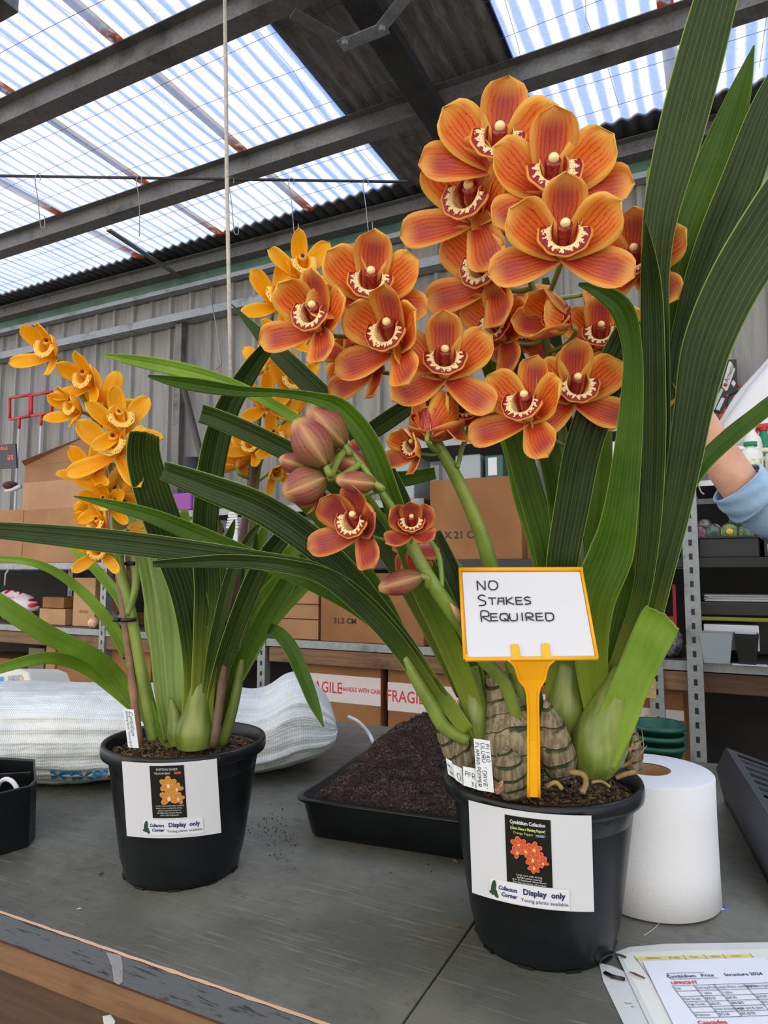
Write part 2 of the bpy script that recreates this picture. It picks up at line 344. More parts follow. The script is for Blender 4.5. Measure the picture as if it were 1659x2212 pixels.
# bits stuck on the front rails
def onfront(px, py, Y): return onY(px, py, Y)
STK_G = mat('price_sticker', s(196, 204, 200), .5)
def flake(name, pxs, Y, m, label, cat, marks=None, grp=None):
    vs = [onY(a, b, Y) for a, b in pxs]; g = G(); g.add([p + V((0, -.0012, 0)) for p in vs] + vs, [tuple(range(len(vs)))] + [(i, (i + 1) % len(vs), (i + 1) % len(vs) + len(vs), i + len(vs)) for i in range(len(vs))])
    o = g.build(name, m, None, False); tag(o, label, cat, grp)
    if marks:
        c = sum(vs, V()) / len(vs); g = G(); mp = lambda u, v, l: c + V((u, -.0014 - l, v))
        for (t, dy, sz) in marks: put_text(g, mp, t, 0, dy, sz)
        g.build('print', mat('sticker_print', s(60, 120, 104), .6), o, False)
flake('price_sticker', [(184, 2077), (203, 2077), (208, 2099), (188, 2102)], yF + .0115, STK_G, 'small printed price sticker on the upper front rail below the table edge', 'sticker', [('302.11', .0035, .0042), ('$43.00', -.0035, .0042)])
flake('torn_sticker', [(335, 2165), (345, 2158), (357, 2168), (358, 2188), (349, 2195)], yF + .0295, STK_G, 'torn pale green printed sticker on the brown apron, largest one', 'sticker', [('COLLECTORS', 0, .003)])
flake('torn_sticker', [(223, 2194), (240, 2191), (250, 2205), (246, 2225), (228, 2225)], yF + .0295, STK_G, 'crumpled white sticker scrap at the bottom edge of the brown apron', 'sticker')
flake('torn_sticker', [(500, 2206), (516, 2193), (521, 2199), (508, 2212)], yF + .0295, STK_G, 'small slanted sticker fragment furthest right on the front rails', 'sticker', [('M 2.00', 0, .003)])
flake('torn_sticker', [(209, 2131), (215, 2122), (221, 2129), (215, 2138)], yF + .0295, STK_G, 'tiny torn sticker fragment on the green-stained apron', 'sticker')
flake('torn_sticker', [(184, 2123), (192, 2124), (191, 2134), (184, 2133)], yF + .0295, STK_G, 'tiny square sticker at the right end of the dark patch', 'sticker')
flake('torn_sticker', [(402, 2209), (416, 2208), (418, 2222), (402, 2222)], yF + .0295, STK_G, 'cut off white sticker at the very bottom of the apron', 'sticker')
flake('dark_patch', [(125, 2097), (192, 2108), (184, 2140), (128, 2128)], yF + .0297, mat('black_felt', s(52, 42, 36), .8), 'dark rectangular patch stuck on the brown apron', 'patch')
TRT = N('clear_tape'); TRT = TRT.done(TRT.mixs(.35, TRT.n('BsdfTransparent').outputs[0], TRT.bsdf(s(200, 200, 205), .2)))
flake('clear_tape', [(232, 2057), (262, 2063), (266, 2084), (266, 2120), (258, 2126), (248, 2120), (244, 2088)], yF - .0032, TRT, 'strip of clear tape hanging over the table edge', 'tape')

# floor, walls
FLOOR_M = mat('concrete', s(84, 82, 78), .8, c2=s(64, 62, 58), ns=3, bs=.2, bns=30)
struct(G().box((-9, -4, -.05), (4.5, 3.75, 0)).build('floor', FLOOR_M, None, False))
YW = 3.6
def wall_mat(nm='grey_wall_sheet', a=s(144, 142, 137), b=s(112, 110, 106)):
    n = N(nm); ob = n.obj(); st = n.noise(3, n.scale(ob, (7, 7, .5)), 6, .7); f = n.ramp(st, .42, .68)
    col = n.mix(n.math('MULTIPLY', f, .7), a, b); return n.done(n.bsdf(col, .6, .1, .3))
WALL_M = wall_mat()
zr = CAM.z + (onY(1561, 209, YW).z - CAM.z) * .925
ZH = zr + .12
def trimdeck(g, x0, x1, z0, z1, Y):   # ribbed vertical cladding
    pr = []; x = x0
    while x < x1:
        pr += [(x, 0), (x + .115, 0), (x + .127, -.022), (x + .150, -.022), (x + .162, 0)]; x += .19
    vs = []; fs = []
    for a, b in pr: vs += [V((a, Y + b, z0)), V((a, Y + b, z1))]
    for i in range(len(pr) - 1): fs.append((2 * i, 2 * i + 2, 2 * i + 3, 2 * i + 1))
    g.add(vs, fs)
g = G(); trimdeck(g, -9, 4.5, 0, ZH, YW + .03)
struct(g.build('wall_back', WALL_M, None, False, 0, .002))
zz = lambda y: onY(400, y, YW).z
GREENW = mat('faded_green_board', s(86, 116, 98), .6, c2=s(64, 92, 78), ns=4)
struct(G().box((-9, YW - .03, zz(626)), (4.5, YW - .006, zz(590))).build('trim_1', GREENW, None, False))
struct(G().box((-9, YW - .07, zz(634)), (4.5, YW - .006, zz(625))).build('trim_2', GALV, None, False))
struct(G().box((-9, YW - .10, zz(703)), (4.5, YW - .006, zz(686))).build('trim_3', GALV, None, False, .004))
for k, px in enumerate((396,)):
    x = onY(px, 800, YW).x
    struct(G().box((x - .03, YW - .06, 0), (x + .03, YW - .006, zz(704))).build('trim_4', GALVD, None, False, .004))
# roof
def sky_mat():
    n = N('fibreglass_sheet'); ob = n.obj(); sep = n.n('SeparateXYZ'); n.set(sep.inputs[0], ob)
    ph = n.math('SINE', n.math('ADD', n.math('MULTIPLY', sep.outputs[0], 2 * pi / .076), n.math('MULTIPLY', n.noise(1.5, ob, 3), 2.5)))  # corrugation shading painted into the sheet tint as blue and white stripes
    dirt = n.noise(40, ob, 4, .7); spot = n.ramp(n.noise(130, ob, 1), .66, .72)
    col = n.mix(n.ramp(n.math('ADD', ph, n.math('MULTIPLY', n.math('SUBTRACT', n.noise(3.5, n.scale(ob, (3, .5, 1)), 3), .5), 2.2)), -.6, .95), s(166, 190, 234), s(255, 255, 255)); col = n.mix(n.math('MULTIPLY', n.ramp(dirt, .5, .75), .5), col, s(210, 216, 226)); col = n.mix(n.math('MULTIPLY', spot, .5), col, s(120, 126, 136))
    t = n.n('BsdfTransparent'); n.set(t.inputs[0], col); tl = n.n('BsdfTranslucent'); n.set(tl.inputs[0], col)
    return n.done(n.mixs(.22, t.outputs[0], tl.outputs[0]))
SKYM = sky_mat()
Xa = onZ(770, 267, zr).x; Xb = onZ(1104, 160, zr).x
yP1 = onZ(0, 232, zr).y; yP2 = onZ(0, 515, zr).y; yE = onZ(0, 645, zr).y; yP3 = onZ(0, 668, zr).y
def corr(g, x0, x1, y0, y1, z, amp=.009, pitch=.076):
    nx = max(2, int((x1 - x0) / pitch * 8)); 
    g.grid(lambda u, v: V((x0 + (x1 - x0) * u, y0 + (y1 - y0) * v, z + amp * sin(2 * pi * (x0 + (x1 - x0) * u) / pitch))), nx, 1)
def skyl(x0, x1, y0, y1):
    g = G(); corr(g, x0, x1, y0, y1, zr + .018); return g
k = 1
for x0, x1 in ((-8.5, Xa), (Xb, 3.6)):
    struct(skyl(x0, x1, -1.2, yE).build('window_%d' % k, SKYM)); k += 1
FOIL = N('reflective_foil'); fo = FOIL.obj(); ff = FOIL.noise(3, FOIL.scale(fo, (9, 1.5, 9)), 6, .7, .6)
FOIL = FOIL.done(FOIL.bsdf(FOIL.mix(FOIL.ramp(ff, .4, .65), s(112, 106, 101), s(150, 142, 136)), .38, .5, .5, ff, .7, .02))
ROOF_M = mat('dull_roof_sheet', s(92, 92, 92), .5, .5, c2=s(70, 70, 70), ns=3)
g = G(); corr(g, Xa - .03, Xb + .03, -1.2, yE + .05, zr + .022, .006); struct(g.build('ceiling', FOIL))
g = G(); corr(g, -9, 4.5, yE - .02, YW + .2, zr + .026); struct(g.build('ceiling_eave', ROOF_M))
g = G(); corr(g, 3.55, 4.5, -1.2, yE, zr + .02); corr(g, -9, -8.45, -1.2, yE, zr + .02); struct(g.build('ceiling_edge', ROOF_M))
def purlin(y, n, h=.085, w=.085, x0=-9, x1=4.5):
    g = G(); t = .004; zb = zr - h
    g.box((x0, y, zb), (x1, y + t, zr)); g.box((x0, y + t, zb), (x1, y + w, zb + t)); g.box((x0, y + w - t, zb + t), (x1, y + w, zb + .02)); g.box((x0, y - .04, zr - t), (x1, y, zr))
    o = tag(g.build('purlin', GALVD, None, False), n, 'purlin', None)
purlin(yP1, 'dark galvanised roof purlin crossing the top left skylights, nearest to the camera')
purlin(yP2, 'middle galvanised roof purlin running behind the rope and the topmost orchid flowers')
purlin(yP3, 'dark eave purlin under the wavy roof sheet ends beside the back wall', .07, .1)
ypp = yP1 - (yP2 - yP1)
purlin(ypp, 'roof purlin overhead, above the bench')
# overlap strips with rust
def rustm():
    n = N('rusty_strip'); ob = n.obj(); sep = n.n('SeparateXYZ'); n.set(sep.inputs[0], ob)
    y = sep.outputs[1]; f1 = n.ramp(y, yP2 - .22, yP2 - .02); f2 = n.math('MULTIPLY', n.ramp(y, yP1 - .2, yP1 - .02), n.ramp(y, yP1 + .05, yP1 + .04)); f3 = n.ramp(y, yE - .3, yE)
    f = n.math('MAXIMUM', n.math('MAXIMUM', n.math('MULTIPLY', f1, n.ramp(y, yP2 + .06, yP2 + .05)), f2), f3)
    f = n.math('MULTIPLY', f, n.ramp(n.noise(14, ob, 5, .7), .38, .55)); col = n.mix(f, s(206, 204, 204), s(178, 110, 70))
    t = n.n('BsdfTranslucent'); n.set(t.inputs[0], col); return n.done(n.mixs(.92, n.bsdf(col, .6), t.outputs[0]))
RUST = rustm()
wz = zr + .0068
for i, (px, py) in enumerate(((332, 160), (107, 260), (10, 400), (1440, 40))):
    x = onZ(px, py, zr).x
    o = G().box((x - .03, -1, wz - .002), (x + .03, yE, wz)).build('lap_strip', RUST, None, False)
    tag(o, ['rust stained lap strip under the skylight nearest left of the rope', 'rust stained lap strip under the skylight, second to the left of the rope', 'rust stained lap strip under the skylight at far left', 'rusty lap strip in the skylight at the upper right'][i], 'roof strip')
x = onZ(430, 992, zr)
def bar(name, a, b, w, t, m, label, cat, up=V((0, 0, 1)), bevel=0, parent=None):
    a, b = V(a), V(b); d = (b - a); L = d.length; d.normalize(); sd_ = d.cross(up).normalized(); u2 = sd_.cross(d)
    Mx = Matrix((d, sd_, u2)).transposed().to_4x4(); Mx.translation = a
    o = G().box((0, -w / 2, -t / 2), (L, w / 2, t / 2), Mx).build(name, m, parent, False, bevel)
    if label: tag(o, label, cat)
    return o
bar('roof_strap', onZ(235, 497, zr - .09), onZ(392, 600, zr - .09), .035, .01, GALVD, 'grey flat strap crossing the lower left skylight down to the eave', 'strap')
# rafter under the foil strip
ra, rb = onZ(833, 147, zr - .14), onZ(900, 147, zr - .14)
g = G(); x0, x1 = ra.x, rb.x; zb = zr - .14
g.box((x0, -1.2, zb), (x1, YW, zb + .006)); g.box((x0, -1.2, zb + .006), (x0 + .006, YW, zb + .05)); g.box((x1 - .006, -1.2, zb + .006), (x1, YW, zb + .05)); g.box(((x0 + x1) / 2 - .004, -1.2, zb + .006), ((x0 + x1) / 2 + .004, YW, zb + .05))
tag(g.build('rafter', STEELD, None, False), 'dark steel rafter running along the foil lined strip between the skylights', 'rafter')
br = thing('fly_brace', onZ(780, 70, zr - .16), 'bolted steel brace with angled plates at the top centre under the roof', 'brace')
bz = zr - .17
bar('brace_plate', onZ(632, 28, bz), onZ(748, 96, bz - .01), .05, .005, GALVD, None, None, parent=br)
bar('brace_plate', onZ(735, 100, bz - .015), onZ(835, 60, bz - .015), .055, .006, GALV, None, None, parent=br)
bar('brace_plate', onZ(815, 70, bz - .022), onZ(895, -30, bz - .022), .045, .005, GALV, None, None, parent=br)
for a in ((745, 92), (825, 62)):
    c = onZ(*a, bz - .03); G().lathe([(0, -.012), (.012, -.012), (.014, 0), (.014, .004), (.02, .005), (.02, .010)], c, 6).build('bolt', GALV, br, False)
c = onZ(4, 8, zr - .3); o = G().box((c.x - .3, c.y - .05, c.z), (c.x + .015, c.y + .05, c.z + .06)).build('light_fitting', GALVD, None, False, .004); tag(o, 'end of a grey metal fitting at the top left corner', 'fitting')
# safety wires
g = G()
for y in [i * .21 - .4 for i in range(20)]:
    if y > yE: break
    pts = [(x, y + .02 * sin(x * 1.7 + y * 9), zr + .0022 + .0008 * sin(x * 3 + y)) for x in [-8 + i * .3 for i in range(39)]]
    g.tube(pts, .0012, 4, False)
for x in [-7.5 + i * .31 for i in range(35)]:
    g.tube([(x + .03 * sin(j * 2.1 + x * 5), -1 + j * .3, zr + .0022) for j in range(int((yE + 1) / .3) + 1)], .0009, 4, False)
o = g.build('safety_mesh', mat('wire', s(96, 100, 112), .5, .3)); tag(o, 'thin wire safety mesh sagging under the roof skylights', 'wire mesh')
# rope, rod, hooks
ROPE = mat('pale_rope', s(206, 198, 184), .8, c2=s(184, 172, 156), ns=80)
d0 = 2.1; o = G().tube([P(485, -60, d0 * 1.02), P(487, 100, d0 * 1.015), P(490, 390, d0), P(494, 600, d0), P(499, 840, d0)], [.0062] * 5, 8).build('rope', ROPE); tag(o, 'pale beige cord hanging straight down from the roof left of the orange flowers', 'rope')
rod = (P(-60, 379, 2.25), P(880, 393, 2.25)); o = G().tube(rod, .0045, 8).build('hanging_rod', STEELD); tag(o, 'thin dark horizontal rod hung below the left skylights with wire hooks on it', 'rod')
for i, (hx, hl, lab) in enumerate(((82, 110, 'leftmost wire hook on the horizontal rod'), (301, 125, 'straight wire hanging from the rod, second hook from the left'), (500, 118, 'wire hook on the rod just right of the cord'), (630, 118, 'wire hook on the rod above the yellow flowers'), (790, 112, 'rightmost wire hook on the rod near the orange flowers'))):
    y0 = 381 + hx * .0145
    pts = [(hx + 4, y0 + 8), (hx + 5, y0 - 2), (hx - 3, y0 - 4), (hx - 6, y0 + 10), (hx, y0 + 50), (hx + 5, y0 + hl - 10), (hx + 9, y0 + hl), (hx + 15, y0 + hl - 3), (hx + 14, y0 + hl - 25)]
    if i == 1: pts = pts[:5] + [(hx, y0 + hl)]
    pts = catmull([(a, b) for a, b in pts], 4)
    o = G().tube([P(a, b, 2.245) for a, b in pts], .0016, 5).build('wire_hook', GALV); tag(o, lab, 'hook', 'wire hooks on the rod')
o = G().tube([onY(452, 625, 3.45), onY(470, 720, 3.45), onY(478, 790, 3.45), onY(466, 798, 3.45)], .004, 6).build('wall_cable', GALV); tag(o, 'thin pale cable drooping from the wall rail left of the cord', 'cable')
# ================================================================ RACK
YR = 2.75; YRb = 3.3
zs1 = onY(1560, 1432, YR).z; zs2 = onY(0, 1217, YR).z; zs3 = onY(1520, 1040, YR).z; zs4 = onY(1020, 935, YR).z
def post(px, y=YR, z1=2.0, w=.045, label='', z0=0):
    x = onY(px, 1300, y).x; g = G(); t = .003
    g.box((x - w / 2, y, z0), (x + w / 2, y + t, z1)); g.box((x + w / 2 - t, y + t, z0), (x + w / 2, y + .045, z1))
    g.cur = 1; z = .3
    while z < z1 - .03 and z < 2.0:
        g.box((x - .006, y - .0006, z), (x + .006, y + .001, z + .022)); z += .05
    o = g.build('rack_post', [GALV, BLK], None, False); return tag(o, label, 'rack post')
post(222, YR, onY(222, 1165, YR).z, label='galvanised slotted rack post in front of the cartons at left')
post(150, YRb, onY(150, 1215, YRb).z, label='rear slotted rack post between the small cartons at left')
post(566, YR, onY(566, 1090, YR).z, label='slotted rack post behind the yellow orchid, left end of the fragile boxes')
post(462, YRb, onY(462, 1010, YRb).z, label='rear slotted rack post beside the white plug behind the green leaves')
post(1412, YR, onY(1412, 1000, YR).z, .05, label='slotted rack post with yellow tape right of the large orchid bulb')
post(1496, YR - .04, onY(1496, 1020, YR).z, .052, label='tall slotted rack post left of the black organiser, right side')
YT = mat('old_yellow_tape', s(186, 160, 74), .5, c2=s(150, 140, 110), ns=60)
x = onY(1408, 1500, YR).x
for (a, b) in ((1466, 1508), (1545, 1575)):
    o = G().box((x - .028, YR - .0035, onY(1408, b, YR).z), (x + .016, YR - .0012, onY(1408, a, YR).z)).build('tape_patch', YT, None, False)
    tag(o, 'yellow tape patch on the rack post, ' + ('upper one' if a < 1500 else 'lower faded one'), 'tape')
SHB = mat('shelf_board', s(96, 96, 94), .6, c2=s(80, 80, 78), ns=5)
def shelf(px0, px1, z, label, m=GALV, yf=YR + .005, yb=YRb, th=.035, brd=SHB):
    x0, x1 = onY(px0, 1300, YR).x, onY(px1, 1300, YR).x
    o = G().box((x0, yf, z - th), (x1, yf + .01, z)).build('rack_shelf', m, None, False); tag(o, label, 'shelf'); G().box((x0, yb - .01, z - th), (x1, yb, z)).build('rear_rail', m, o, False)
    G().box((x0, yf + .01, z - .016), (x1, yb - .01, z - .002)).build('board', brd, o, False)
shelf(-300, 1485, zs1, 'long galvanised rack shelf below the cartons and above the fragile boxes', yf=YR + .004)
shelf(1508, 2300, zs1, 'dusty grey rack shelf under the black organiser at right', yf=YR + .004)
shelf(-300, 560, zs2, 'galvanised rack shelf carrying the large stacked cartons at left')
shelf(580, 1480, zs2, 'upper rack shelf with black edge carrying the large carton behind the orchid', BLK)
shelf(1508, 2300, zs2, 'black rack shelf under the seed packet trays at right', BLK)
shelf(330, 905, zs3, 'grey rack shelf at eye level carrying the purple tub', yf=YR + .06); shelf(1235, 1480, zs3, 'short grey rack shelf behind the broad leaves', yf=YR + .06)
shelf(1508, 2300, zs3 + .004, 'white edged shelf carrying the spray bottles at right', PAPER, th=.02)
shelf(820, 1480, zs4 + .0, 'grey top shelf behind the lower orange flowers', yf=YR + .06)
for px0, px1, l in ((-300, 560, 'left'), (580, 1480, 'middle'), (1508, 2300, 'right')):
    x0, x1 = onY(px0, 1300, YR).x, onY(px1, 1300, YR).x
    o = G().box((x0, YR + .010, zs1 - .11), (x1, YR + .044, zs1 - .04)).build('timber_rail', W1 if l != 'right' else W2, None, False, .003); tag(o, 'brown timber rail under the %s bay of the lower rack shelf' % l, 'timber rail')
# ---- cartons
zf = .30
def carton(px0, px1, ytop, zb, label, Y=YR + .03, dep=.3, m=CARTON, grp='cartons on the rack', tape=None, mark=None, mk=INKB, open_=False, seam=True, msz=.03, mu=.5):
    x0, x1 = onY(px0, 1300, Y).x, onY(px1, 1300, Y).x; pm = (px0 + px1) / 2; zt = onY(pm, ytop, Y).z
    c = thing('cardboard_box', ((x0 + x1) / 2, Y + dep / 2, zb), label, 'box', grp); g = G(); t = .004
    if open_:
        g.box((x0, Y, zb), (x1, Y + t, zt)).box((x0, Y + dep - t, zb), (x1, Y + dep, zt)).box((x0, Y + t, zb), (x0 + t, Y + dep - t, zt)).box((x1 - t, Y + t, zb), (x1, Y + dep - t, zt)).box((x0, Y, zb), (x1, Y + dep, zb + t))
    else: g.box((x0, Y, zb), (x1, Y + dep, zt))
    g.build('body', m, c, False, .003)
    if seam and not open_: G().box(((x0 + x1) / 2 - .0015, Y - .0003, zt - .002), ((x0 + x1) / 2 + .0015, Y + dep, zt + .0006)).build('flap_seam', W3, c, False)
    if tape:
        a, b, mm, txt = tape; za, zb2 = zb + (zt - zb) * a, zb + (zt - zb) * b
        o = G().box((x0 - .0008, Y - .001, za), (x1 + .0008, Y, zb2)).build('tape_band', mm, c, False)
        if txt:
            g = G(); h = zb2 - za
            for (tt, u, w, sz) in txt: put_text(g, lambda a_, b_, l: V((a_, Y - .0012 - l, b_)), tt, x0 + (x1 - x0) * u, za + h * w, h * sz, bold=.0006, sx=.8)
            g.build('print', REDI, o, False)
    if mark:
        g = G(); put_text(g, lambda a_, b_, l: V((a_, Y - .001 - l, b_)), mark, x0 + (x1 - x0) * mu, zb + (zt - zb) * .3, msz, bold=.001); g.build('print', mk, c, False)
    return c, x0, x1, zt
# left stack on zs2
carton(-40, 42, 1103, zs2, 'plain carton at the far left edge, upper one of the left column', Y=YR + .05)
_, a0, a1, az = carton(43, 205, 1098, zs2, 'tan carton directly on the left shelf under two more cartons', Y=YR + .02, dep=.4)
_, b0, b1, bz_ = carton(38, 185, 1038, az + .001, 'middle tan carton of the left stack with its top flaps open', Y=YR + .045, dep=.35, m=mat('light_cardboard', s(182, 142, 108), .8, c2=s(170, 130, 97), ns=3, spec=.2))
c, x0, x1, zt = carton(40, 190, 1000, bz_ + .001, 'open carton on top of the left stack with a raised flap', Y=YR + .08, dep=.3, m=mat('brown_cardboard', s(156, 116, 84), .8, c2=s(146, 106, 76), ns=3, spec=.2), open_=True)
g = G(); f0, f1 = onY(60, 1035, YR + .08), onY(190, 1015, YR + .08); f2, f3 = onY(215, 930, YR + .2), onY(52, 998, YR + .14)
g.add([V((x0, YR + .08, zt)), V((x1, YR + .08, zt)), V((x1 + .05, YR + .02, zt + .14)), V((x0 + .05, YR + .02, zt + .02))], [(0, 1, 2, 3)]).build('flap', CARTON, c, False, 0, .004)
# shelf zs1 left
carton(158, 205, 1248, zs1, 'kraft carton stacked between the two left posts', Y=YR + .12, dep=.2, m=CARTON3, mark='ORCHID', mk=CARTON2, msz=.02)
carton(86, 142, 1315, zs1, 'small kraft carton left of the rear slotted post', Y=YR + .12, dep=.2, m=CARTON3)
carton(92, 138, 1290, onY(114, 1314, YR + .12).z + .001, 'open brown carton on top of the small kraft carton', Y=YR + .12, dep=.2, m=CARTON2, open_=True)
carton(224, 262, 1326, zs1, 'brown carton corner just right of the left front post', Y=YR + .2, dep=.2, m=CARTON2)
# right mid shelf zs1
carton(693, 915, 1238, zs1, 'large brown carton on the lower shelf with faded print', Y=YR + .03, dep=.42, m=CARTON2, mark='31.5 CM', msz=.035, mu=.25, tape=(.0, .001, TAPE, None))
def tray_stack(px0, px1, tops):
    z = zs1
    for i, yt in enumerate(tops):
        lab = ['shallow carton tray of shells at the bottom of the tray stack', 'middle shallow carton tray of the stack beside the large brown carton', 'top carton tray of the small stack behind the leaves'][i]
        c, x0, x1, zt = carton(px0, px1, yt, z, lab, Y=YR + .05 + .01 * (i % 2), dep=.28, m=CARTON, open_=True, grp='shallow carton trays')
        g = G(); rr = random.Random(i)
        for k in range(60): g.ball((rr.uniform(x0 + .015, x1 - .015), rr.uniform(YR + .09, YR + .3), zt - .008 + rr.uniform(-.004, .006)), rr.uniform(.008, .013), 6)
        o = g.build('shell_pieces', mat('shells%d' % i, s(190, 150, 138), .6, c2=s(120, 96, 90), ns=40)); tag(o, 'heap of pinkish shell pieces in the %s carton tray' % ('bottom', 'middle', 'top')[i], 'shells', None, 'stuff')
        z = zt + .002
tray_stack(590, 688, [1338, 1305, 1272])
TANC = carton(930, 1130, 1032, zs2, 'large tan carton with stamped size on the upper shelf right of the yellow flowers', Y=YR + .03, dep=.4, m=CARTON3 if 0 else CARTON2, mark='20 X 21 CM', msz=.045, mu=.3)
carton(1140, 1215, 1080, zs2, 'brown carton mostly behind the long leaves right of the large tan carton', Y=YR + .1, dep=.3)
carton(655, 822, 1400, zf, 'left fragile carton with red printed tape below the shelf', Y=YR + .06, dep=.4, m=CARTON2, grp='fragile cartons', tape=(.64, .82, WTAPE, [('FRAGILE', .27, .5, .58), ('HANDLE WITH CARE', .76, .5, .22)]))
carton(838, 1003, 1410, zf, 'middle fragile carton with red printed tape right of the first', Y=YR + .06, dep=.4, m=CARTON2, grp='fragile cartons', tape=(.62, .80, WTAPE, [('FRAGILE', .27, .5, .58), ('HANDLE WITH CARE', .76, .5, .22)]))
carton(1022, 1180, 1420, zf, 'third fragile carton behind the orchid bulbs', Y=YR + .06, dep=.4, m=CARTON2, grp='fragile cartons', tape=(.62, .80, WTAPE, None))
carton(1355, 1468, 1432, zf, 'carton with red and white tape beside the yellow taped post', Y=YR + .06, dep=.4, m=CARTON2, grp='fragile cartons', tape=(.58, .76, WTAPE, [('FRAGILE', .5, .5, .55)]))
carton(128, 330, 1400, zf, 'large tan carton below the left shelf behind the front post', Y=YR + .06, dep=.4, m=CARTON2, grp='cartons under the left shelf')
carton(104, 124, 1394, zf, 'narrow carton edge below the left shelf beside the large one', Y=YR + .05, dep=.4, m=CARTON, grp='cartons under the left shelf')
carton(66, 100, 1400, zf, 'greyish carton below the left shelf behind the leaf', Y=YR + .08, dep=.3, m=mat('greyed_cardboard', s(120, 102, 94), .8), grp='cartons under the left shelf')
carton(-60, 30, 1420, zf, 'carton at the bottom left edge below the left shelf', Y=YR + .2, dep=.3, m=CARTON2, grp='cartons under the left shelf')
o = G().box((-9, YR + .01, zf - .03), (1.6, YRb, zf - .001)).build('base_shelf', SHB, None, False); tag(o, 'low dark base shelf of the rack under the fragile cartons', 'shelf')
DARKB = mat('dark_backing', s(38, 37, 37), .8, c2=s(28, 27, 27), ns=6)
for (p0, p1, z0, z1, l) in ((1500, 2300, zs1, zs3 - .03, 'dark backing board behind the organiser and seed trays at right'), (-300, 1300, zf, zs1 - .04, 'dark backing board behind the cartons under the lower shelf'), (-300, 560, zs1, zs2 - .04, 'dark backing board behind the polka dot bag and small cartons'), (580, 1485, zs1, zs2 - .04, 'dark backing board behind the large brown carton'), (1310, 2300, .0, zs1 - .12, 'dark backing board below the right shelf')):
    o = G().box((onY(p0, 1300, YRb).x, YRb + .05, z0), (onY(p1, 1300, YRb).x, YRb + .07, z1)).build('backing_board', DARKB, None, False); tag(o, l, 'board')
# ================================================================ THINGS ON THE RACK AND WALL
def simple(name, g, m, label, cat, grp=None, **kw):
    return tag(g.build(name, m, None, **kw), label, cat, grp)
# red sign frames hung on the wall
REDP = mat('red_plastic', s(196, 44, 52), .45); WPOLE = mat('white_pole', s(196, 196, 196), .5)
def frame_sign(x0, y0, x1, y1, px, label):
    Y = 3.5; a, b, c, d = onY(x0, y0[0], Y), onY(x1, y0[1], Y), onY(x1, y1[1], Y), onY(x0, y1[0], Y)
    t = thing('sign_frame', (a + d) / 2, label, 'sign holder', 'red sign frames on the wall'); g = G()
    for p, q in ((a, b), (b, c), (c, d), (d, a)): g.tube([p, q], .012, 6)
    g.build('frame', REDP, t)
    m = (c + d) / 2; G().tube([m + V((0, 0, .01)), m - V((0, 0, .09))], .011, 6).build('bracket', REDP, t)
    G().tube([m - V((0, 0, .08)), V((m.x, m.y, 1.0))], .009, 8).build('pole', WPOLE, t)
frame_sign(21, (860, 853), 64, (906, 899), 0, 'left red square sign frame on a white pole against the wall')
frame_sign(68, (854, 846), 112, (898, 892), 0, 'right red square sign frame on a white pole beside the left cartons')
# dark notice board at left
Y = 3.2; a, b, c, d = onY(-40, 965, Y), onY(33, 958, Y), onY(36, 1011, Y), onY(-40, 1014, Y)
t = thing('notice_sign', (c + d) / 2, 'black notice sign with red heading at the far left edge', 'sign')
g = G(); k = V((0, .012, 0)); g.add([a, b, c, d, a + k, b + k, c + k, d + k], [(3, 2, 1, 0), (4, 5, 6, 7), (0, 1, 5, 4), (1, 2, 6, 5), (2, 3, 7, 6), (3, 0, 4, 7)]); g.build('panel', mat('sign_black', s(40, 42, 46), .5), t, False)
mp = lambda u, v, l: d + (c - d) * u + (a - d) * v - V((0, l + .001, 0))
g = G(); put_text(g, lambda u, v, l: mp(u / .17, v / .11, l), 'SPECIALS', .085, .095, .022, bold=.0008); g.build('heading', PRED, t, False)
g = G()
for i in range(5): put_text(g, lambda u, v, l: mp(u / .17, v / .11, l), 'cymbidium', .075, .072 - i * .014, .013)
g.build('lettering', GREYI, t, False)
g = G(); put_text(g, lambda u, v, l: mp(u / .17, v / .11, l), '$5', .142, .05, .03, bold=.001); g.build('price', PRED, t, False)
G().tube([(c + d) / 2, V(((c.x + d.x) / 2, Y + .01, zs2))], .01, 8).build('pole', WPOLE, t)
# brush
c = onY(22, 1055, YR + .1); g = G(); t = thing('brush', c, 'brown bristle brush with pale handle left of the carton stack', 'brush')
G().ball(c + V((.0, .0, .02)), .05, 14, (1.2, .8, .55)).build('bristles', mat('bristle', s(84, 56, 40), .9, c2=s(56, 36, 26), ns=90), t)
G().tube([c + V((-.04, 0, -.015)), c + V((.02, 0, -.01)), c + V((.09, .01, .01))], [.012, .016, .014], 10).build('handle', CARD, t)
# leaning pipe
simple('leaning_pipe', G().tube([onY(397, 838, 3.5), onY(441, 1010, 3.44), onY(478, 1150, 3.38)], .021, 12), mat('dark_brown_pipe', s(72, 62, 60), .5), 'dark brown pipe leaning against the wall left of the upright green leaf', 'pipe')
simple('rolled_cloth', G().tube([onY(418, 990, 3.1), onY(418, 1070, 3.1)], .055, 14), BLKM, 'black roll standing by the pipe behind the tall leaf', 'roll')
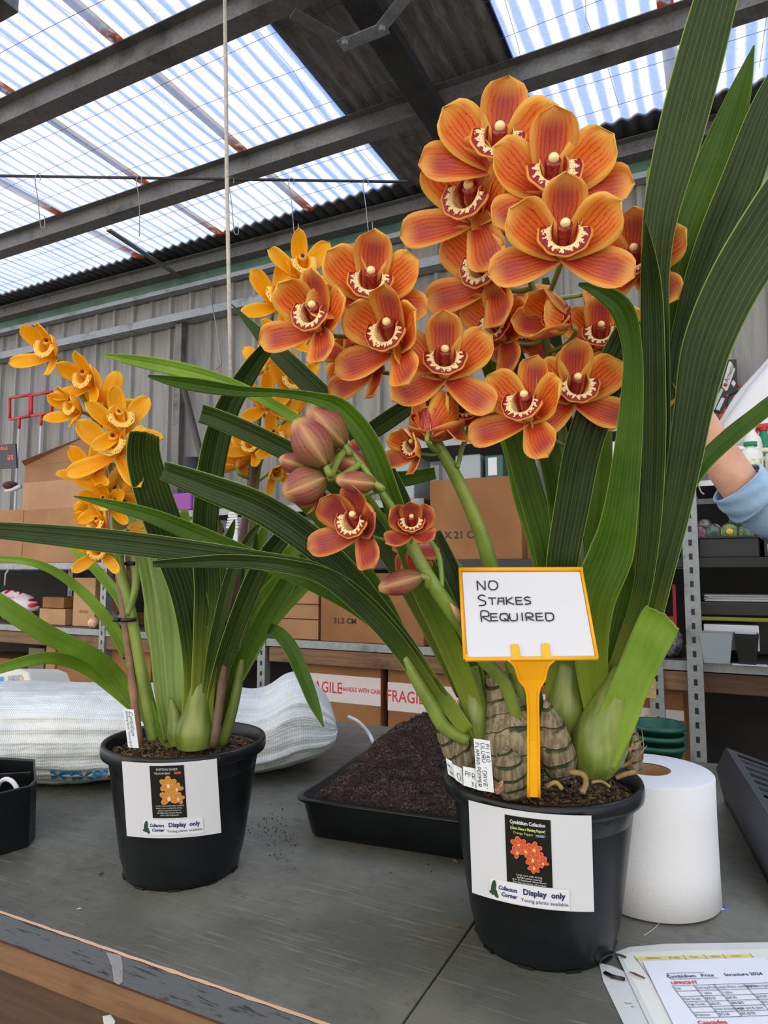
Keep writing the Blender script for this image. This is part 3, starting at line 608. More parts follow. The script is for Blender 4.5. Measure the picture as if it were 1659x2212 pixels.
# plastic bottles with blue caps and purple tub
for i, px in enumerate((280, 292, 305)):
    c = onY(px, 1092, YR + .2); c.z = zs2; t = thing('water_bottle', c, ['blue capped clear bottle, left one of three behind the yellow flowers', 'blue capped clear bottle, middle of three', 'blue capped clear bottle, right one next to the wide cut leaf'][i], 'bottle', 'blue capped bottles')
    zt = onY(px, 1048, YR + .2).z - zs2
    G().lathe([(0, 0), (.020, 0), (.022, .01), (.022, zt * .7), (.012, zt * .9), (.012, zt)], c, 16).build('bottle', mat('clear_plastic%d' % i, s(200, 214, 224), .2), t)
    G().lathe([(.014, zt - .005), (.015, zt), (.015, zt + .02), (0, zt + .021)], c, 16).build('cap', mat('blue_cap', s(60, 130, 200), .4), t)
x0, x1 = onY(362, 1090, YR + .1).x, onY(418, 1090, YR + .1).x
simple('purple_tub', G().box((x0, YR + .08, zs3 + .001), (x1, YR + .3, onY(390, 1066, YR + .1).z)), mat('purple_plastic', s(140, 56, 150), .5), 'purple plastic tub on the upper rack shelf', 'tub', smooth=False, bevel=.01)
x0, x1 = onY(380, 1130, YR + .1).x, onY(428, 1130, YR + .1).x
simple('yellow_crate', G().box((x0, YR + .1, zs2 + .001), (x1, YR + .3, onY(400, 1122, YR + .1).z)), mat('lime_plastic', s(176, 170, 50), .5), 'yellow green crate on the shelf behind the upright leaves', 'crate', smooth=False, bevel=.01)
# white louvred plug
c = onY(507, 1120, YR + .05); t = thing('white_fitting', V((c.x, c.y, zs2)), 'white louvred plastic fitting on the shelf left of the dark stake', 'fitting'); w = .04
g = G()
for k in range(6): g.box((c.x - w + k * .003, c.y - .02, onY(507, 1141 - k * 6, c.y).z), (c.x + w - k * .003, c.y + .03, onY(507, 1141 - k * 6 - 4, c.y).z))
g.build('louvres', PAPER, t, False); G().box((c.x - w * .7, c.y - .01, zs2 + .001), (c.x + w * .7, c.y + .02, onY(507, 1106, c.y).z)).build('core', CARD, t, False)
# polka dot bag
c = onY(20, 1290, YR + .1); ax = .14
def bagf(u, v):
    a = 2 * pi * u; b = pi * (v - .5); rr = 1 + .12 * noise.noise(V((cos(a) * 2, sin(a) * 2, v * 5)))
    x_ = ax * 1.3 * cos(b) ** .6 * cos(a) * rr; y_ = .09 * cos(b) ** .6 * sin(a) * rr; z_ = .075 * sin(b) * rr + .02 * cos(a * 2)
    return V((c.x + x_, c.y + .05 + y_, zs1 + .105 + z_ - .10 * x_))
n = N('polka_film'); vv = n.n('TexVoronoi'); vv.inputs['Scale'].default_value = 17; vv.inputs['Randomness'].default_value = .35; n.set(vv.inputs['Vector'], n.scale(n.obj(), (1, .1, 1.2)))
PK = n.done(n.bsdf(n.mix(n.ramp(vv.outputs['Distance'], .37, .33), s(226, 214, 216), s(204, 34, 44)), .3))
simple('polka_dot_bag', G().grid(bagf, 32, 16, True), PK, 'white plastic bag with red polka dots on the lower left shelf', 'bag')
simple('hanging_string', G().tube([onY(22, 1225, YR + .02), onY(12, 1240, YR + .02), onY(10, 1265, YR + .02)], .005, 6), CARD, 'pale cord hanging above the polka dot bag', 'string')
c = onY(202, 1345, YR + .06); c.z = zs1 + .03
simple('orange_wrapper', G().grid(lambda u, v: c + V((.035 * cos(2 * pi * u) * sin(pi * (.02 + .96 * v)), .03 * sin(2 * pi * u) * sin(pi * (.02 + .96 * v)), .03 * cos(pi * v) * (1 + .3 * noise.noise(V((u * 9, v * 9, 0)))))), 16, 8, True), mat('peach_film', s(222, 160, 116), .4, c2=s(232, 200, 176), ns=60), 'crumpled peach plastic wrapper on the shelf left of the front post', 'wrapper')
for i, (px, lab) in enumerate(((246, 'crumpled clear film bundle right of the left rack post'), (268, 'crumpled clear film bundle behind the left yellow stem'))):
    c = onY(px, 1335, YR + .15); c.z = zs1 + .045
    simple('film_bundle', G().grid(lambda u, v: c + V((.045 * cos(2 * pi * u) * sin(pi * (.02 + .96 * v)), .04 * sin(2 * pi * u) * sin(pi * (.02 + .96 * v)), .045 * cos(pi * v))) * (1 + .0) + V((0, 0, .015 * noise.noise(V((u * 12, v * 12, i))))), 20, 12, True), mat('grey_film%d' % i, s(150, 140, 138), .3, c2=s(90, 80, 80), ns=50), lab, 'film')
# items on upper middle shelf / zs3
def item(px0, px1, yt, z, m, label, cat, Y=YR + .1, dep=.2, name='storage_tub', bevel=.006, grp=None):
    x0, x1 = onY(px0, 1200, Y).x, onY(px1, 1200, Y).x; zt = onY((px0 + px1) / 2, yt, Y).z
    o = G().box((x0, Y, z + .001), (x1, Y + dep, zt)).build(name, m, None, False, bevel); tag(o, label, cat, grp); return o, x0, x1, zt
CLR = mat('clear_tub', s(150, 158, 162), .15); TEAL = mat('teal_plastic', s(36, 84, 74), .4)
TZc = TANC[3] + .001
item(985, 1040, 982, TZc, CLR, 'greyish clear plastic tub standing on the large tan carton behind the orange flowers', 'tub')
o, x0, x1, zt = item(1050, 1090, 982, TZc, TEAL, 'teal box with a white label behind the orange flowers', 'box')
G().box((x0 + .015, YR + .098, TZc + .015), (x0 + .055, YR + .0995, zt - .012)).build('label_patch', PAPER, o, False)
item(835, 895, 985, zs3, CLR, 'clear container behind the small low flower on the grey shelf', 'container')
item(1083, 1150, 800, zs4, CARTON, 'carton on the grey top shelf behind the lower right flowers', 'box', name='cardboard_box')
item(1262, 1340, 955, zs3, PAPER, 'white tub between the leaves on the short grey shelf', 'tub')
DK = mat('dark_tray', s(30, 31, 33), .45)
def tray_box(px0, px1, yt, z, label, Y=YR + .02, dep=.3, grp='black trays', m=DK):
    x0, x1 = onY(px0, 1200, Y).x, onY(px1, 1200, Y).x; zt = onY((px0 + px1) / 2, yt, Y).z; g = G(); t = .005
    g.box((x0, Y, z + .001), (x1, Y + t, zt)).box((x0, Y + dep - t, z + .001), (x1, Y + dep, zt)).box((x0, Y + t, z + .001), (x0 + t, Y + dep - t, zt)).box((x1 - t, Y + t, z + .001), (x1, Y + dep - t, zt)).box((x0 + t, Y + t, z + .001), (x1 - t, Y + dep - t, z + .006))
    g.box((x0 - .006, Y - .006, zt), (x1 + .006, Y, zt + .008)); o = g.build('black_tray', m, None, False, .002); tag(o, label, 'tray', grp); return o, x0, x1, zt
tray_box(1232, 1325, 1168, zs2, 'black tray of packets half hidden behind the broad leaves')
tray_box(1345, 1462, 1168, zs2, 'black tray behind the rightmost leaves left of the tall post')
o, tx0, tx1, tz = tray_box(1512, 1640, 1163, zs2, 'black tray filled with round colourful packets right of the tall post')
o2, ux0, ux1, uz = tray_box(1652, 1800, 1163, zs2, 'black tray with a white label at the right edge')
G().box((ux0 + .01, YR + .012, zs2 + .012), (ux0 + .08, YR + .0135, zs2 + .045)).build('label_patch', PAPER, o2, False)
# round packets
cols = [(s(180, 110, 140), s(90, 60, 90)), (s(90, 110, 104), s(200, 190, 176)), (s(120, 140, 70), s(34, 40, 40)), (s(110, 130, 90), s(44, 40, 44)), (s(74, 104, 96), s(70, 120, 160)), (s(190, 160, 140), s(220, 150, 60)), (s(150, 50, 90), s(60, 30, 50)), (s(110, 100, 60), s(50, 54, 44)), (s(150, 140, 130), s(80, 110, 150))]
labs = ['pink flowered round packet next to the tall post', 'pale rimmed round packet, second in the tray', 'green round packet with yellow centre in the tray', 'olive patterned round packet, fourth in the tray', 'blue and green round packet stacked behind the others', 'cream and orange round packet at the right edge', 'magenta round packet behind the broad leaves', 'dim round packet behind the rightmost leaves', 'grey round packet at the back left of the tray']
for i, (px, py, r, Y) in enumerate(((1504, 1150, .026, 2.80), (1532, 1149, .032, 2.80), (1568, 1148, .034, 2.80), (1605, 1149, .033, 2.80), (1588, 1124, .034, 2.87), (1652, 1148, .036, 2.80), (1262, 1148, .036, 2.80), (1430, 1150, .034, 2.80), (1514, 1134, .024, 2.86))):
    c = onY(px + 8, py, Y); t = thing('round_packet', c, labs[i], 'packet', 'round packets on the upper shelf')
    A = Matrix.Rotation(R(90), 3, 'X')
    G().lathe([(r * .8, -.12), (r, -.12), (r, 0), (r * .9, .003), (r * .86, -.002)], c, 28, A).build('sleeve', mat('packet_rim', cols[i][1], .35, c2=s(30, 30, 34), ns=70), t)
    n = N('packet_print'); pr = n.mix(n.ramp(n.noise(60, n.obj(), 3, .7), .4, .6), cols[i][0], (cols[i][0][0] * .3, cols[i][0][1] * .35, cols[i][0][2] * .3, 1))
    G().lathe([(r * .87, -.001), (r * .45, .004), (0, .005)], c, 28, A).build('printed_face', n.done(n.bsdf(pr, .35)), t)
    if i == 2: G().lathe([(r * .32, .0045), (.0, .008)], c, 20, A).build('yellow_centre', mat('packet_yellow', s(220, 190, 40), .4), t)
# organiser with lime shelves on zs1 right
LIME = mat('lime_trim', s(128, 132, 40), .5); Y = YR + .06
x0, x1 = onY(1500, 1300, Y).x, onY(1760, 1300, Y).x; za, zb = zs1 + .001, onY(1600, 1293, Y).z; zm = onY(1600, 1334, Y).z
t = thing('desk_organiser', ((x0 + x1) / 2, Y, za), 'black desk organiser with a lime green shelf on the right rack shelf', 'organiser')
G().box((x0, Y, za), (x0 + .012, Y + .3, zb + .01)).build('side_panel', LIME, t, False, .002); G().box((x1 - .012, Y, za), (x1, Y + .3, zb + .01)).build('side_panel', LIME, t, False, .002)
G().box((x0 + .012, Y, zm - .014), (x1 - .012, Y + .3, zm)).build('shelf', LIME, t, False, .002); G().box((x0 + .012, Y + .29, za), (x1 - .012, Y + .3, zb)).build('back_panel', BLK, t, False)
G().box((x0 + .014, Y + .005, zm + .001), (x1 - .014, Y + .28, zb - .012)).build('drawer', BLK, t, False, .008)
g = G(); rr = random.Random(3)
for k in range(9):
    a = x0 + .03 + rr.uniform(0, .02); g.box((a, Y + .02 + rr.uniform(0, .02), zb - .011 + k * .0025), (x0 + .30 + rr.uniform(-.02, .01), Y + .2, zb - .0092 + k * .0025))
simple('paper_stack', g, PAPER, 'stack of white papers on top of the black organiser', 'papers', smooth=False)
bx = onY(1520, 1360, Y - .02).x, onY(1640, 1360, Y - .02).x; zbx = onY(1580, 1386, Y - .02).z
o = G().box((bx[0], Y - .0, zs1 + .04), (bx[1], Y + .15, onY(1580, 1350, Y).z)).build('white_box', PAPER, None, False, .002); tag(o, 'long white box with a red round mark above the clear bin', 'box')
g = G(); c = V((bx[0] * .62 + bx[1] * .38, Y - .0012, zs1 + .056)); g.lathe([(.0035, 0), (.0065, 0)], c, 20, Matrix.Rotation(R(90), 3, 'X')); g.build('round_mark', REDI, o, False)
g = G(); put_text(g, lambda u, v, l: V((u, Y - .0008 - l, v)), 'CONTENTS', c.x - .035, c.z + .002, .007); put_text(g, lambda u, v, l: V((u, Y - .0008 - l, v)), 'HANDLE DRY', c.x - .035, c.z - .005, .006); g.build('print', GREYI, o, False)
def bin_(px0, px1, yt, z, m, label, Y):
    x0, x1 = onY(px0, 1400, Y).x, onY(px1, 1400, Y).x; zt = onY((px0 + px1) / 2, yt, Y).z; g = G(); t = .003; D = .11; i = .012
    for q in (((x0 + i, Y + i), (x1 - i, Y + i), (x1, Y), (x0, Y)), ((x1 - i, Y + i), (x1 - i, Y + D - i), (x1, Y + D), (x1, Y)), ((x1 - i, Y + D - i), (x0 + i, Y + D - i), (x0, Y + D), (x1, Y + D)), ((x0 + i, Y + D - i), (x0 + i, Y + i), (x0, Y), (x0, Y + D))):
        g.add([V((*q[0], z)), V((*q[1], z)), V((*q[2], zt)), V((*q[3], zt))], [(0, 1, 2, 3)])
    g.add([V((x0 + i, Y + i, z)), V((x1 - i, Y + i, z)), V((x1 - i, Y + D - i, z)), V((x0 + i, Y + D - i, z))], [(0, 1, 2, 3)])
    o = g.build('bin', m, None, False, 0, t); tag(o, label, 'bin')
bin_(1512, 1583, 1368, zs1 + .003, mat('frosted_plastic', s(150, 158, 164), .3), 'frosted clear plastic bin on the right rack shelf', YR - .06 + .01)
bin_(1588, 1640, 1370, zs1 + .003, BLK, 'small black open box right of the frosted bin', YR - .05 + .01)
o = G().box((onY(1580, 1400, YR).x, YR + .01 - .06, zs1 + .001), (onY(1655, 1400, YR).x, YR + .0, zs1 + .0028)).build('paper_sheet', PAPER, None, False); tag(o, 'white paper lying on the shelf under the small black box', 'paper')

# red crate behind
x0, x1 = onY(1425, 1300, YR + .25).x, onY(1462, 1300, YR + .25).x; g = G(); za, zb = zs1 + .03, onY(1440, 1262, YR + .25).z
g.box((x1 - .012, YR + .2, za), (x1, YR + .24, zb)).box((x0, YR + .2, za + .1), (x1 - .012, YR + .24, za + .118)).box((x0, YR + .2, zs1 + .001), (x1, YR + .24, za))
simple('red_bracket', g, REDP, 'red plastic bracket on the shelf left of the tall post', 'bracket', smooth=False)
c = onY(1440, 1360, YR + .1); c.z = zs1 + .06
simple('clear_film_bag', G().grid(lambda u, v: c + V((.06 * cos(2 * pi * u) * sin(pi * (.02 + .96 * v)), .05 * sin(2 * pi * u) * sin(pi * (.02 + .96 * v)), .058 * cos(pi * v))) + V((.014 * noise.noise(V((u * 12, v * 9, 3))), 0, .014 * noise.noise(V((u * 12, v * 12, 1))))), 24, 14, True), mat('grey_film9', s(170, 172, 176), .15, c2=s(80, 82, 86), ns=50), 'crumpled clear film bag on the shelf left of the tall post', 'bag')
c = onY(1310, 1320, YR + .1)
tray_box(1262, 1330, 1362, zs1, 'black tray behind the orchid sign on the lower shelf', Y=YR + .05)
item(590, 700, 1130, zs2, CLR, 'clear tub on the black edged shelf behind the long leaves', 'tub', Y=YR + .12)
item(765, 850, 1232 - 8, zs2 - .0, mat('blue_box_m', s(50, 110, 160), .4), 'blue packet lying behind the lowest flower', 'packet', Y=YR + .1, name='blue_packet') if 0 else None
o, x0, x1, zt = item(592, 640, 1134, zs1 + .0, CLR, 'x', 'tub') if 0 else (0, 0, 0, 0)
# bottles on the upper right shelf
zb3 = zs3 + .005; GRN = mat('green_cap', s(20, 130, 90), .4); WB = mat('white_bottle', s(226, 224, 216), .35); IV = mat('ivory_bottle', s(214, 208, 190), .4)
def jug(px, py_top, r, label, spray=False, body=WB, cap=GRN, Y=YR + .12, lab=None):
    c = onY(px, 1030, Y); c.z = zb3; h = onY(px, py_top, Y).z - zb3; t = thing('spray_bottle' if spray else 'jug', c, label, 'bottle', 'bottles on the right shelf')
    G().lathe([(0, 0), (r * .95, 0), (r, .008), (r, h * .62), (r * .85, h * .74), (r * .38, h * .84), (r * .36, h * .9)], c, 24).build('body', body, t)
    if spray:
        G().box((c.x - .045, c.y - .014, c.z + h * .92), (c.x + .022, c.y + .014, c.z + h)).build('nozzle', cap, t, False, .006)
        G().tube([c + V((0, 0, h * .88)), c + V((0, 0, h * .93))], .016, 12).build('collar', cap, t)
        G().tube([c + V((-.02, 0, h * .92)), c + V((-.034, 0, h * .8))], .006, 8).build('trigger', cap, t)
    else:
        G().tube([c + V((0, 0, h * .88)), c + V((0, 0, h))], r * .55, 16).build('cap', cap, t)
        G().tube(catmull([tuple(c + V((-r * .7, 0, h * .55))), tuple(c + V((-r * 1.35, 0, h * .66))), tuple(c + V((-r * 1.2, 0, h * .85))), tuple(c + V((-r * .35, 0, h * .84)))], 5), .009, 8).build('handle', body, t)
    if lab: G().grid(lambda u, v: c + V(((r + .0012) * sin((u - .5) * 1.8), -(r + .0012) * cos((u - .5) * 1.8), h * (.08 + .42 * v))), 12, 1).build('label', lab, t)
LG = mat('green_label', s(150, 180, 96), .5, c2=s(220, 226, 206), ns=60); LW = mat('white_label', s(206, 204, 196), .5, c2=s(130, 130, 120), ns=120)
jug(1624, 955, .041, 'white jug with green label and green cap right of the raised arm', lab=LG, Y=YR + .05)
jug(1682, 960, .042, 'ivory jug with pale label at the right picture edge', body=IV, lab=LW, Y=YR + .05)
jug(1628, 912, .036, 'white spray bottle standing behind the green capped jug', True, WB, WB, Y=YR + .22)
jug(1654, 915, .036, 'green spray bottle with a red nozzle at the back right', True, GRN, REDP, Y=YR + .31)
jug(1700, 940, .036, 'ivory jug partly hidden behind the two front jugs', body=IV, lab=LW, Y=YR + .36)
c = onY(1545, 1030, YR + .1); c.z = zb3
simple('white_cup', G().lathe([(0, 0), (.022, 0), (.032, .085), (.035, .087), (.03, .083), (.02, .004), (0, .004)], c, 20), WB, 'white plastic cup on the shelf below the forearm', 'cup')
simple('pink_string', G().tube(catmull([tuple(onY(*q, YR - .004 - .0)) for q in ((1502, 1020), (1506, 1030), (1508, 1045), (1514, 1062), (1521, 1068))], 4), .003, 6), mat('pink_string', s(196, 160, 176), .7), 'short pink string hanging from the white shelf edge', 'string')
# white plastic sack hung at right
cc = onY(1700, 850, YR + .05)
def sack(u, v):
    a = 2 * pi * u; pts = [(1810, 640, .02), (1745, 720, .08), (1690, 810, .13), (1655, 890, .17), (1640, 950, .16), (1645, 985, .06)]
    k = v * 5; i = min(int(k), 4); f = k - i; x_, y_, r = [pts[i][j] * (1 - f) + pts[i + 1][j] * f for j in range(3)]
    c = onY(x_, y_, YR + .44); r *= 1.08 + .08 * sin(a * 6 + v * 5) + .06 * noise.noise(V((cos(a) * 2, sin(a) * 2, v * 6)))
    return c + V((r * cos(a) * 1.1, r * sin(a) * .5, r * cos(a) * .35))
simple('plastic_sack', G().grid(sack, 48, 24, True), mat('thin_white_plastic', s(222, 222, 224), .4), 'large white plastic sack hanging at the right edge above the jugs', 'sack')
# staple tool hung up by the arm
Y = YW - .06
TO = thing('hand_tool', onY(1565, 890, Y), 'black and silver hand tapening tool with a red grip held up above the forearm', 'tool'); TO['label'] = 'black and silver hand tool with red buttons hanging on the wall above the forearm'
def poly(pxs, Y0, th, name, m, parent, bevel=.001):
    a = [onY(*q, Y0) for q in pxs]; b = [p + V((0, th, 0)) for p in a]; n_ = len(a)
    return G().add(a + b, [tuple(range(n_ - 1, -1, -1)), tuple(range(n_, 2 * n_))] + [(i, (i + 1) % n_, (i + 1) % n_ + n_, i + n_) for i in range(n_)]).build(name, m, parent, False, bevel)
poly([(1562, 777), (1591, 776), (1594, 845), (1585, 848), (1576, 852), (1560, 892), (1535, 885), (1545, 845)], Y, .045, 'body', BLK, TO)
poly([(1575, 780), (1580, 782), (1588, 798), (1572, 842), (1568, 845), (1560, 836), (1562, 825)], Y - .003, .0028, 'silver_plate', mat('silver_plate', s(200, 198, 192), .4), TO)
poly([(1558, 838), (1563, 842), (1543, 886), (1536, 882)], Y - .003, .0028, 'silver_strip', mat('silver_strip', s(176, 176, 172), .4), TO)
poly([(1559, 858), (1566, 861), (1554, 887), (1546, 884)], Y - .003, .0028, 'label_patch', CARD, TO)
poly([(1584, 820), (1590, 828), (1585, 836), (1579, 828)], Y - .003, .0028, 'label_patch', CARD, TO)
poly([(1567, 876), (1570, 890), (1568, 914), (1556, 912), (1553, 896)], Y + .004, .015, 'grip', REDP, TO, .003)
G().ball(onY(1595, 833, Y + .015), .0105, 10).build('button', REDP, TO); G().ball(onY(1571, 855, Y - .003), .007, 10).build('button', REDP, TO); G().ball(onY(1567, 831, Y - .005), .0085, 10).build('button', REDP, TO)
g = G(); a = onY(1568, 826, Y - .0035); b = onY(1583, 790, Y - .0035); ux = (b - a).normalized(); vx = V((-ux.z, 0, ux.x))
put_text(g, lambda u, v, l: a + ux * u + vx * v - V((0, l, 0)), 'Arnetic', (b - a).length * .5, 0, .028, shear=.3); g.build('lettering', INKB, TO, False)
# ================================================================ PERSON (raised arm)
SKIN = N('skin'); sn = SKIN.noise(14, SKIN.obj(), 4); SKIN = SKIN.done(SKIN.bsdf(SKIN.mix(SKIN.ramp(sn, .35, .65), s(206, 152, 124), s(222, 172, 146)), .5, 0, .4, SKIN.noise(160, None, 3), .1, .002, Subsurface_Weight=.1))
SHIRT = N('shirt_cloth'); shn = SHIRT.noise(9, SHIRT.obj(), 5); SHIRT = SHIRT.done(SHIRT.bsdf(SHIRT.mix(SHIRT.ramp(shn, .35, .65), s(138, 168, 198), s(168, 192, 214)), .8, 0, .2, SHIRT.noise(40, SHIRT.obj(), 4), .35, .006))
da = 1.62
elb, wr = P(1632, 1130, da + .02), P(1508, 868, da)
PE = thing('person', P(1700, 1200, 1.75), 'person in a light blue shirt with a bare forearm raised behind the leaves', 'person')
arm = [(1720, 1130, .050), (1650, 1098, .050), (1600, 1054, .049), (1570, 1008, .049), (1542, 962, .044), (1521, 920, .036), (1502, 880, .030)]
def skinned(name, joints, edges, m, parent, lv=2):
    me = bpy.data.meshes.new(name); me.from_pydata([j[0] for j in joints], edges, []); o = bpy.data.objects.new(name, me); COL.objects.link(o)
    o.modifiers.new('skin', 'SKIN'); sv = me.skin_vertices[0].data
    for i, j in enumerate(joints): sv[i].radius = (j[1], j[1] * (j[2] if len(j) > 2 else 1))
    sv[0].use_root = True
    md = o.modifiers.new('sub', 'SUBSURF'); md.levels = md.render_levels = lv; me.materials.append(m)
    o.modifiers['skin'].use_smooth_shade = True; o.parent = parent; o.location = -WL[parent.name]; WL[o.name] = V(); return o
SHO = P(1925, 1200, da + .2); BX = V((SHO.x + .19, SHO.y + .03, 0)); at_ = lambda x, y, z: V((BX.x + x, BX.y + y, z)); ZS = SHO.z
js = [(P(a, b, da), r * 1.02) for a, b, r in arm]; ed = [(i, i + 1) for i in range(len(js) - 1)]; na = len(js)
pal = P(1488, 845, da - .02); js.append((pal, .03, .7)); ed.append((len(js) - 2, len(js) - 1)); ip = len(js) - 1
k1 = P(1476, 835, da - .03); js.append((k1, .026, .6)); ed.append((ip, ip + 1)); ip += 1
for f, (a, b, l) in enumerate(((1462, 812, 1), (1458, 820, 1), (1456, 832, 1), (1458, 845, .8))):
    p0 = k1.lerp(P(a, b, da - .04), .45); p1 = P(a, b, da - .05); p2 = P(a + 4, b - 10 + f * 2, da - .062)
    i0 = len(js); js += [(p0 + V((0, 0, .012 - .008 * f)), .010), (p1, .009), (p2, .0075)]; ed += [(ip, i0), (i0, i0 + 1), (i0 + 1, i0 + 2)]
i0 = len(js); js += [(P(1492, 822, da - .045), .011), (P(1490, 806, da - .06), .009)]; ed += [(7, i0), (i0, i0 + 1)]
b0 = len(js); js += [(SHO, .06), (at_(0, 0, ZS + .02), .08), (at_(0, 0, ZS + .1), .052), (at_(0, 0, ZS + .19), .075), (at_(0, 0, ZS + .28), .085), (at_(0, 0, ZS - .25), .13), (at_(0, 0, ZS - .48), .14)]
ed += [(0, b0), (b0, b0 + 1), (b0 + 1, b0 + 2), (b0 + 2, b0 + 3), (b0 + 3, b0 + 4), (b0 + 1, b0 + 5), (b0 + 5, b0 + 6)]
b1 = len(js); js += [(at_(.19, .0, ZS), .06), (at_(.25, -.02, ZS - .27), .045), (at_(.26, -.12, ZS - .48), .032), (at_(.26, -.17, ZS - .56), .026)]; ed += [(b0 + 1, b1), (b1, b1 + 1), (b1 + 1, b1 + 2), (b1 + 2, b1 + 3)]
for k in range(4): i1 = len(js); js += [(at_(.245 + .012 * k, -.19, ZS - .60), .009), (at_(.245 + .012 * k, -.185, ZS - .635), .008)]; ed += [(b1 + 3, i1), (i1, i1 + 1)]
skinned('body', js, ed, SKIN, PE, 2)
hd = at_(0, -.01, ZS + .24)
G().ball(hd + V((0, .02, .035)), .098, 20, (.86, 1, 1)).build('hair', mat('brown_hair', s(70, 50, 38), .7, c2=s(48, 34, 26), ns=90), PE)
skinned('shirt', [(at_(0, 0, ZS - .5), .17, .8), (at_(0, 0, ZS - .25), .165, .8), (at_(0, 0, ZS), .11), (at_(-.17, 0, ZS), .085), (SHO + V((-.03, 0, -.0)), .10), (at_(.18, 0, ZS), .085), (at_(.25, -.02, ZS - .27), .065), (at_(.26, -.1, ZS - .44), .052)], [(0, 1), (1, 2), (2, 3), (3, 4), (2, 5), (5, 6), (6, 7)], SHIRT, PE, 2)
tr_ = [(at_(0, 0, ZS - .5), .165, .8)]; te_ = []
for sx_ in (-1, 1): i1 = len(tr_); tr_ += [(at_(.09 * sx_, 0, ZS - .62), .095), (at_(.11 * sx_, 0, .45), .07), (at_(.12 * sx_, .01, .08), .055)]; te_ += [(0, i1), (i1, i1 + 1), (i1 + 1, i1 + 2)]
skinned('trousers', tr_, te_, mat('dark_denim', s(44, 50, 64), .8), PE, 2)
for sx_ in (-1, 1): G().ball(at_(.12 * sx_, -.04, .045), .05, 16, (.95, 2.4, .9)).build('shoe', BLKM, PE)
def sleeve(path, rad, nm, fold):
    g = G(); pts = catmull([tuple(p) + (r,) for p, r in zip(path, rad)], 6); m_ = len(pts)
    ps = [V(p[:3]) for p in pts]; g2 = G(); ref = None; rings = []
    for i, p in enumerate(ps):
        t = (ps[min(i + 1, m_ - 1)] - ps[max(i - 1, 0)]).normalized()
        if ref is None: ref = t.orthogonal().normalized()
        ref = (ref - t * ref.dot(t)).normalized(); rings.append((p, ref.copy(), t.cross(ref), pts[i][3]))
    def fn(u, v):
        p, a, b, r = rings[round(v * (m_ - 1))]; r = r * (1 + fold * sin(2 * pi * u * 3 + v * 14) + fold * .8 * noise.noise(V((cos(2 * pi * u) * 1.5, sin(2 * pi * u) * 1.5, v * 9))))
        return p + (a * cos(2 * pi * u) + b * sin(2 * pi * u)) * r
    g.grid(fn, 36, m_ - 1, True); return g.build(nm, SHIRT, PE, True, 0, .004)
sleeve([P(1590, 1042, da), P(1610, 1062, da), P(1632, 1080, da)], [.062, .066, .068], 'cuff', .03)
sleeve([P(1608, 1060, da), P(1660, 1092, da + .01), P(1740, 1130, da + .04), P(1840, 1190, da + .12), P(1920, 1220, da + .2)], [.056, .070, .080, .095, .11], 'sleeve', .07)
# ================================================================ THINGS ON THE BENCH
# woven sack
A, B = T(-260, 1745), T(735, 1692); axd = (B - A); Ls = axd.length; axd.normalize(); nrm = V((-axd.y, axd.x, 0)); W_ = .36; Hs = .19
def spow(x, p): return math.copysign(abs(x) ** p, x)
def bag(u, v):
    a = 2 * pi * u; t = v; e = (1 - abs(2 * t - 1) ** 7) ** .42 if 0 < t < 1 else 0
    prof = Hs * (1 + .05 * sin(t * 7)) * (1.0 - .10 * math.exp(-((t - .80) / .07) ** 2) + .14 * math.exp(-((t - .9) / .06) ** 2))
    y = spow(cos(a), .75) * W_ / 2 * (.72 + .28 * e); z = spow(sin(a), .8) * prof / 2 * e
    n1 = noise.noise(V((t * 7, cos(a) * 1.6, sin(a) * 1.6))); n2 = noise.noise(V((t * 2.4 + 5, cos(a) * 9, sin(a) * 9))); n3 = noise.noise(V((t * 30, cos(a) * 4, sin(a) * 4)))
    k = 1 + .08 * n1 + .06 * n2 + .02 * n3
    z = max(z * k + prof / 2, .0015 + .01 * (1 - e)) ; y *= k
    return A + axd * (Ls * t) + nrm * (W_ / 2 + y) + V((0, 0, z))
n = N('woven_plastic'); u, v = n.uv(); ob = n.obj(); w = n.math('SINE', n.math('MULTIPLY', v, 1500)); w2 = n.math('SINE', n.math('ADD', n.math('MULTIPLY', u, 700), n.math('MULTIPLY', n.noise(8, ob, 3), 9)))
hh = n.math('ADD', n.math('MULTIPLY', w, .2), n.math('ADD', n.math('MULTIPLY', w2, .25), n.math('MULTIPLY', n.noise(22, n.scale(ob, (1, 1, 3)), 4), 4)))
WOV = n.done(n.bsdf(n.mix(n.ramp(n.noise(5, ob, 5), .4, .7), s(222, 226, 226), s(200, 206, 204)), .35, 0, .5, hh, .35, .004))
SK = G().grid(bag, 120, 140, True).build('woven_sack', WOV); tag(SK, 'long white woven plastic sack lying on the bench behind the left pot', 'sack')
g = G()
def bagmap(su, sv, lift):   # su along, sv around (0 = mid front)
    p = bag(.5 + sv, su); return p - nrm * (.004 + lift)
def curve_text(txt, t0, a0, sz, sx=1.0):
    vs, fs = text2d(txt, sz, 'CENTER', bold=.002, sx=sx); out = []
    for x_, y_ in vs: out.append(bagmap(t0 - x_ / Ls, a0 + y_ * 1.5, .0))   # rotated 180 degrees
    g.add(out, fs)
curve_text('PCS', .50, -.005, .042); curve_text('1X7.0MLM', .44, .082, .034, 1.2)
g.build('print', BLUEI, SK, False)
CRD = simple('sack_twine', G().tube(catmull([tuple(q) for q in (P(752, 1548, 1.56), P(775, 1560, 1.55), P(797, 1585, 1.55), P(808, 1610, 1.54), T(812, 1632) + V((0, 0, .006)))], 5), .0042, 8), PAPER, 'white cord trailing from the sack end to the soil tray', 'twine')
